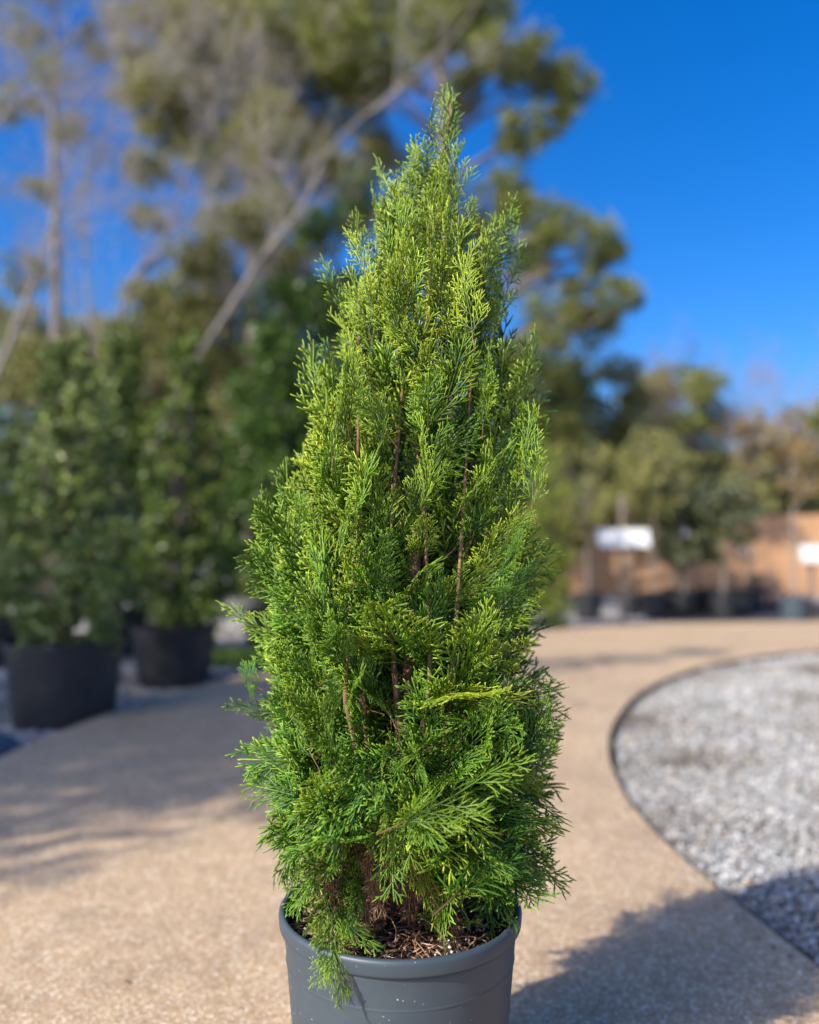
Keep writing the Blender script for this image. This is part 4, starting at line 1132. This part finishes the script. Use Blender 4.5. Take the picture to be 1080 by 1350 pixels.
for i, (x, y, z, lab) in enumerate(((3.80, 11.62, 1.12, 'pale plant tag hanging on the magnolia'), (4.55, 11.55, 0.88, 'pale plant tag hanging between magnolia and logs'), (4.82, 11.9, 0.80, 'pale plant tag on the thin grey stemmed sapling'))):
    b = MB(); b.box((-0.03, -0.002, -0.045), (0.03, 0.002, 0.045))
    b.tube([(0, 0, 0.045), (0.01, 0.03, 0.12), (0.02, 0.10, 0.16)], 0.003, 4)
    o = b.build('plant_tag', M['white'], None, False); o.location = (x, y, z); o.rotation_euler = (0, 0, 0.3 * i)
    tag(o, lab, 'tag', 'plant tags on the nursery trees')

for i, (x, z) in enumerate(((5.92, 0.135), (6.22, 0.135), (6.07, 0.395))):
    t = thing('log', 'log', 'log', (x, 14.2, BASE + 0.012 + z))
    tag(t, ('short sawn log at the bottom of the pile on the side of the magnolia', 'short sawn log at the bottom of the pile on the side of the grey pot', 'short sawn log lying on top of the small pile by the fence')[i], 'log', 'logs piled by the fence')
    b = MB(); b.tube([(0, 0, 0), (0.01, 0.3, 0.0), (0, 0.6, 0)], [0.14, 0.135, 0.14], 14, cap=False); b.build('bark', M['log_bark'], t)
    b = MB(); b.tube([(0, -0.004, 0), (0, 0.02, 0)], [0.118, 0.13], 14); b.build('sawn_end', M['log_end'], t, False)

# ------------------------------------------------------------------ shade tree left of the camera and fallen leaves
sh = random.Random(15)
cl = []
for i in range(84):
    a, q = sh.uniform(0, 6.28), 3.0 * math.sqrt(sh.random())
    p = (-8.7 + q * math.cos(a), 0.62 + q * math.sin(a), sh.uniform(4.0, 6.6), sh.uniform(0.45, 0.75))
    if p[0] + 1.053 * p[2] > -1.4 and p[1] + 0.888 * p[2] > 5.2 and sh.random() < 0.85: continue
    cl.append(p)
cl += [(-5.3, 1.2, 6.0, 0.35), (-4.7, 1.5, 6.1, 0.3), (-4.1, 1.9, 6.2, 0.3), (-5.9, 0.2, 4.6, 0.3), (-6.3, -0.6, 4.4, 0.25), (-6.0, -1.2, 4.3, 0.22)]
make_tree('shade_tree', 'large spreading tree left of the path whose crown shades the potted evergreens', (-8.7, 0.6, Z0), [(-8.7, 0.6, 2), (-8.6, 0.6, 4), (-8.6, 0.6, 5.5)], 0.2, cl, 1500, 0.10, 0.055, 'pine', seed=70)

def dry_leaf(loc, s, mat, label, rz):
    b = MB()
    vs, fs = [], []
    for i in range(6):
        t = i / 5
        wd = 0.35 * math.sin(math.pi * min(1, t * 0.95 + 0.05)) 
        vs += [(t - .5, -wd, 0.16 * math.sin(t * 3) + 0.10), (t - .5, 0, 0.10 * math.sin(t * 3)), (t - .5, wd, 0.16 * math.sin(t * 3) + 0.06)]
    for i in range(5):
        fs += [(i * 3, i * 3 + 3, i * 3 + 4, i * 3 + 1), (i * 3 + 1, i * 3 + 4, i * 3 + 5, i * 3 + 2)]
    b.add([(x * s, y * s, z * s) for x, y, z in vs], fs)
    o = b.build('fallen_leaf', M[mat])
    o.location = loc; o.rotation_euler = (0, 0, rz)
    tag(o, label, 'leaf')
dry_leaf((0.935, 2.36, -0.018), 0.028, 'orange', 'small orange dry leaf on the gravel at the edge of the shadow', 0.4)
dry_leaf((-0.59, 1.80, 0.003), 0.014, 'brown', 'tiny dark brown leaf on the sunlit concrete beside the grey pot', 1.1)
dry_leaf((-0.335, 1.70, 0.003), 0.008, 'brown', 'very tiny dark crumb on the sunlit concrete near the grey pot', 2.1)
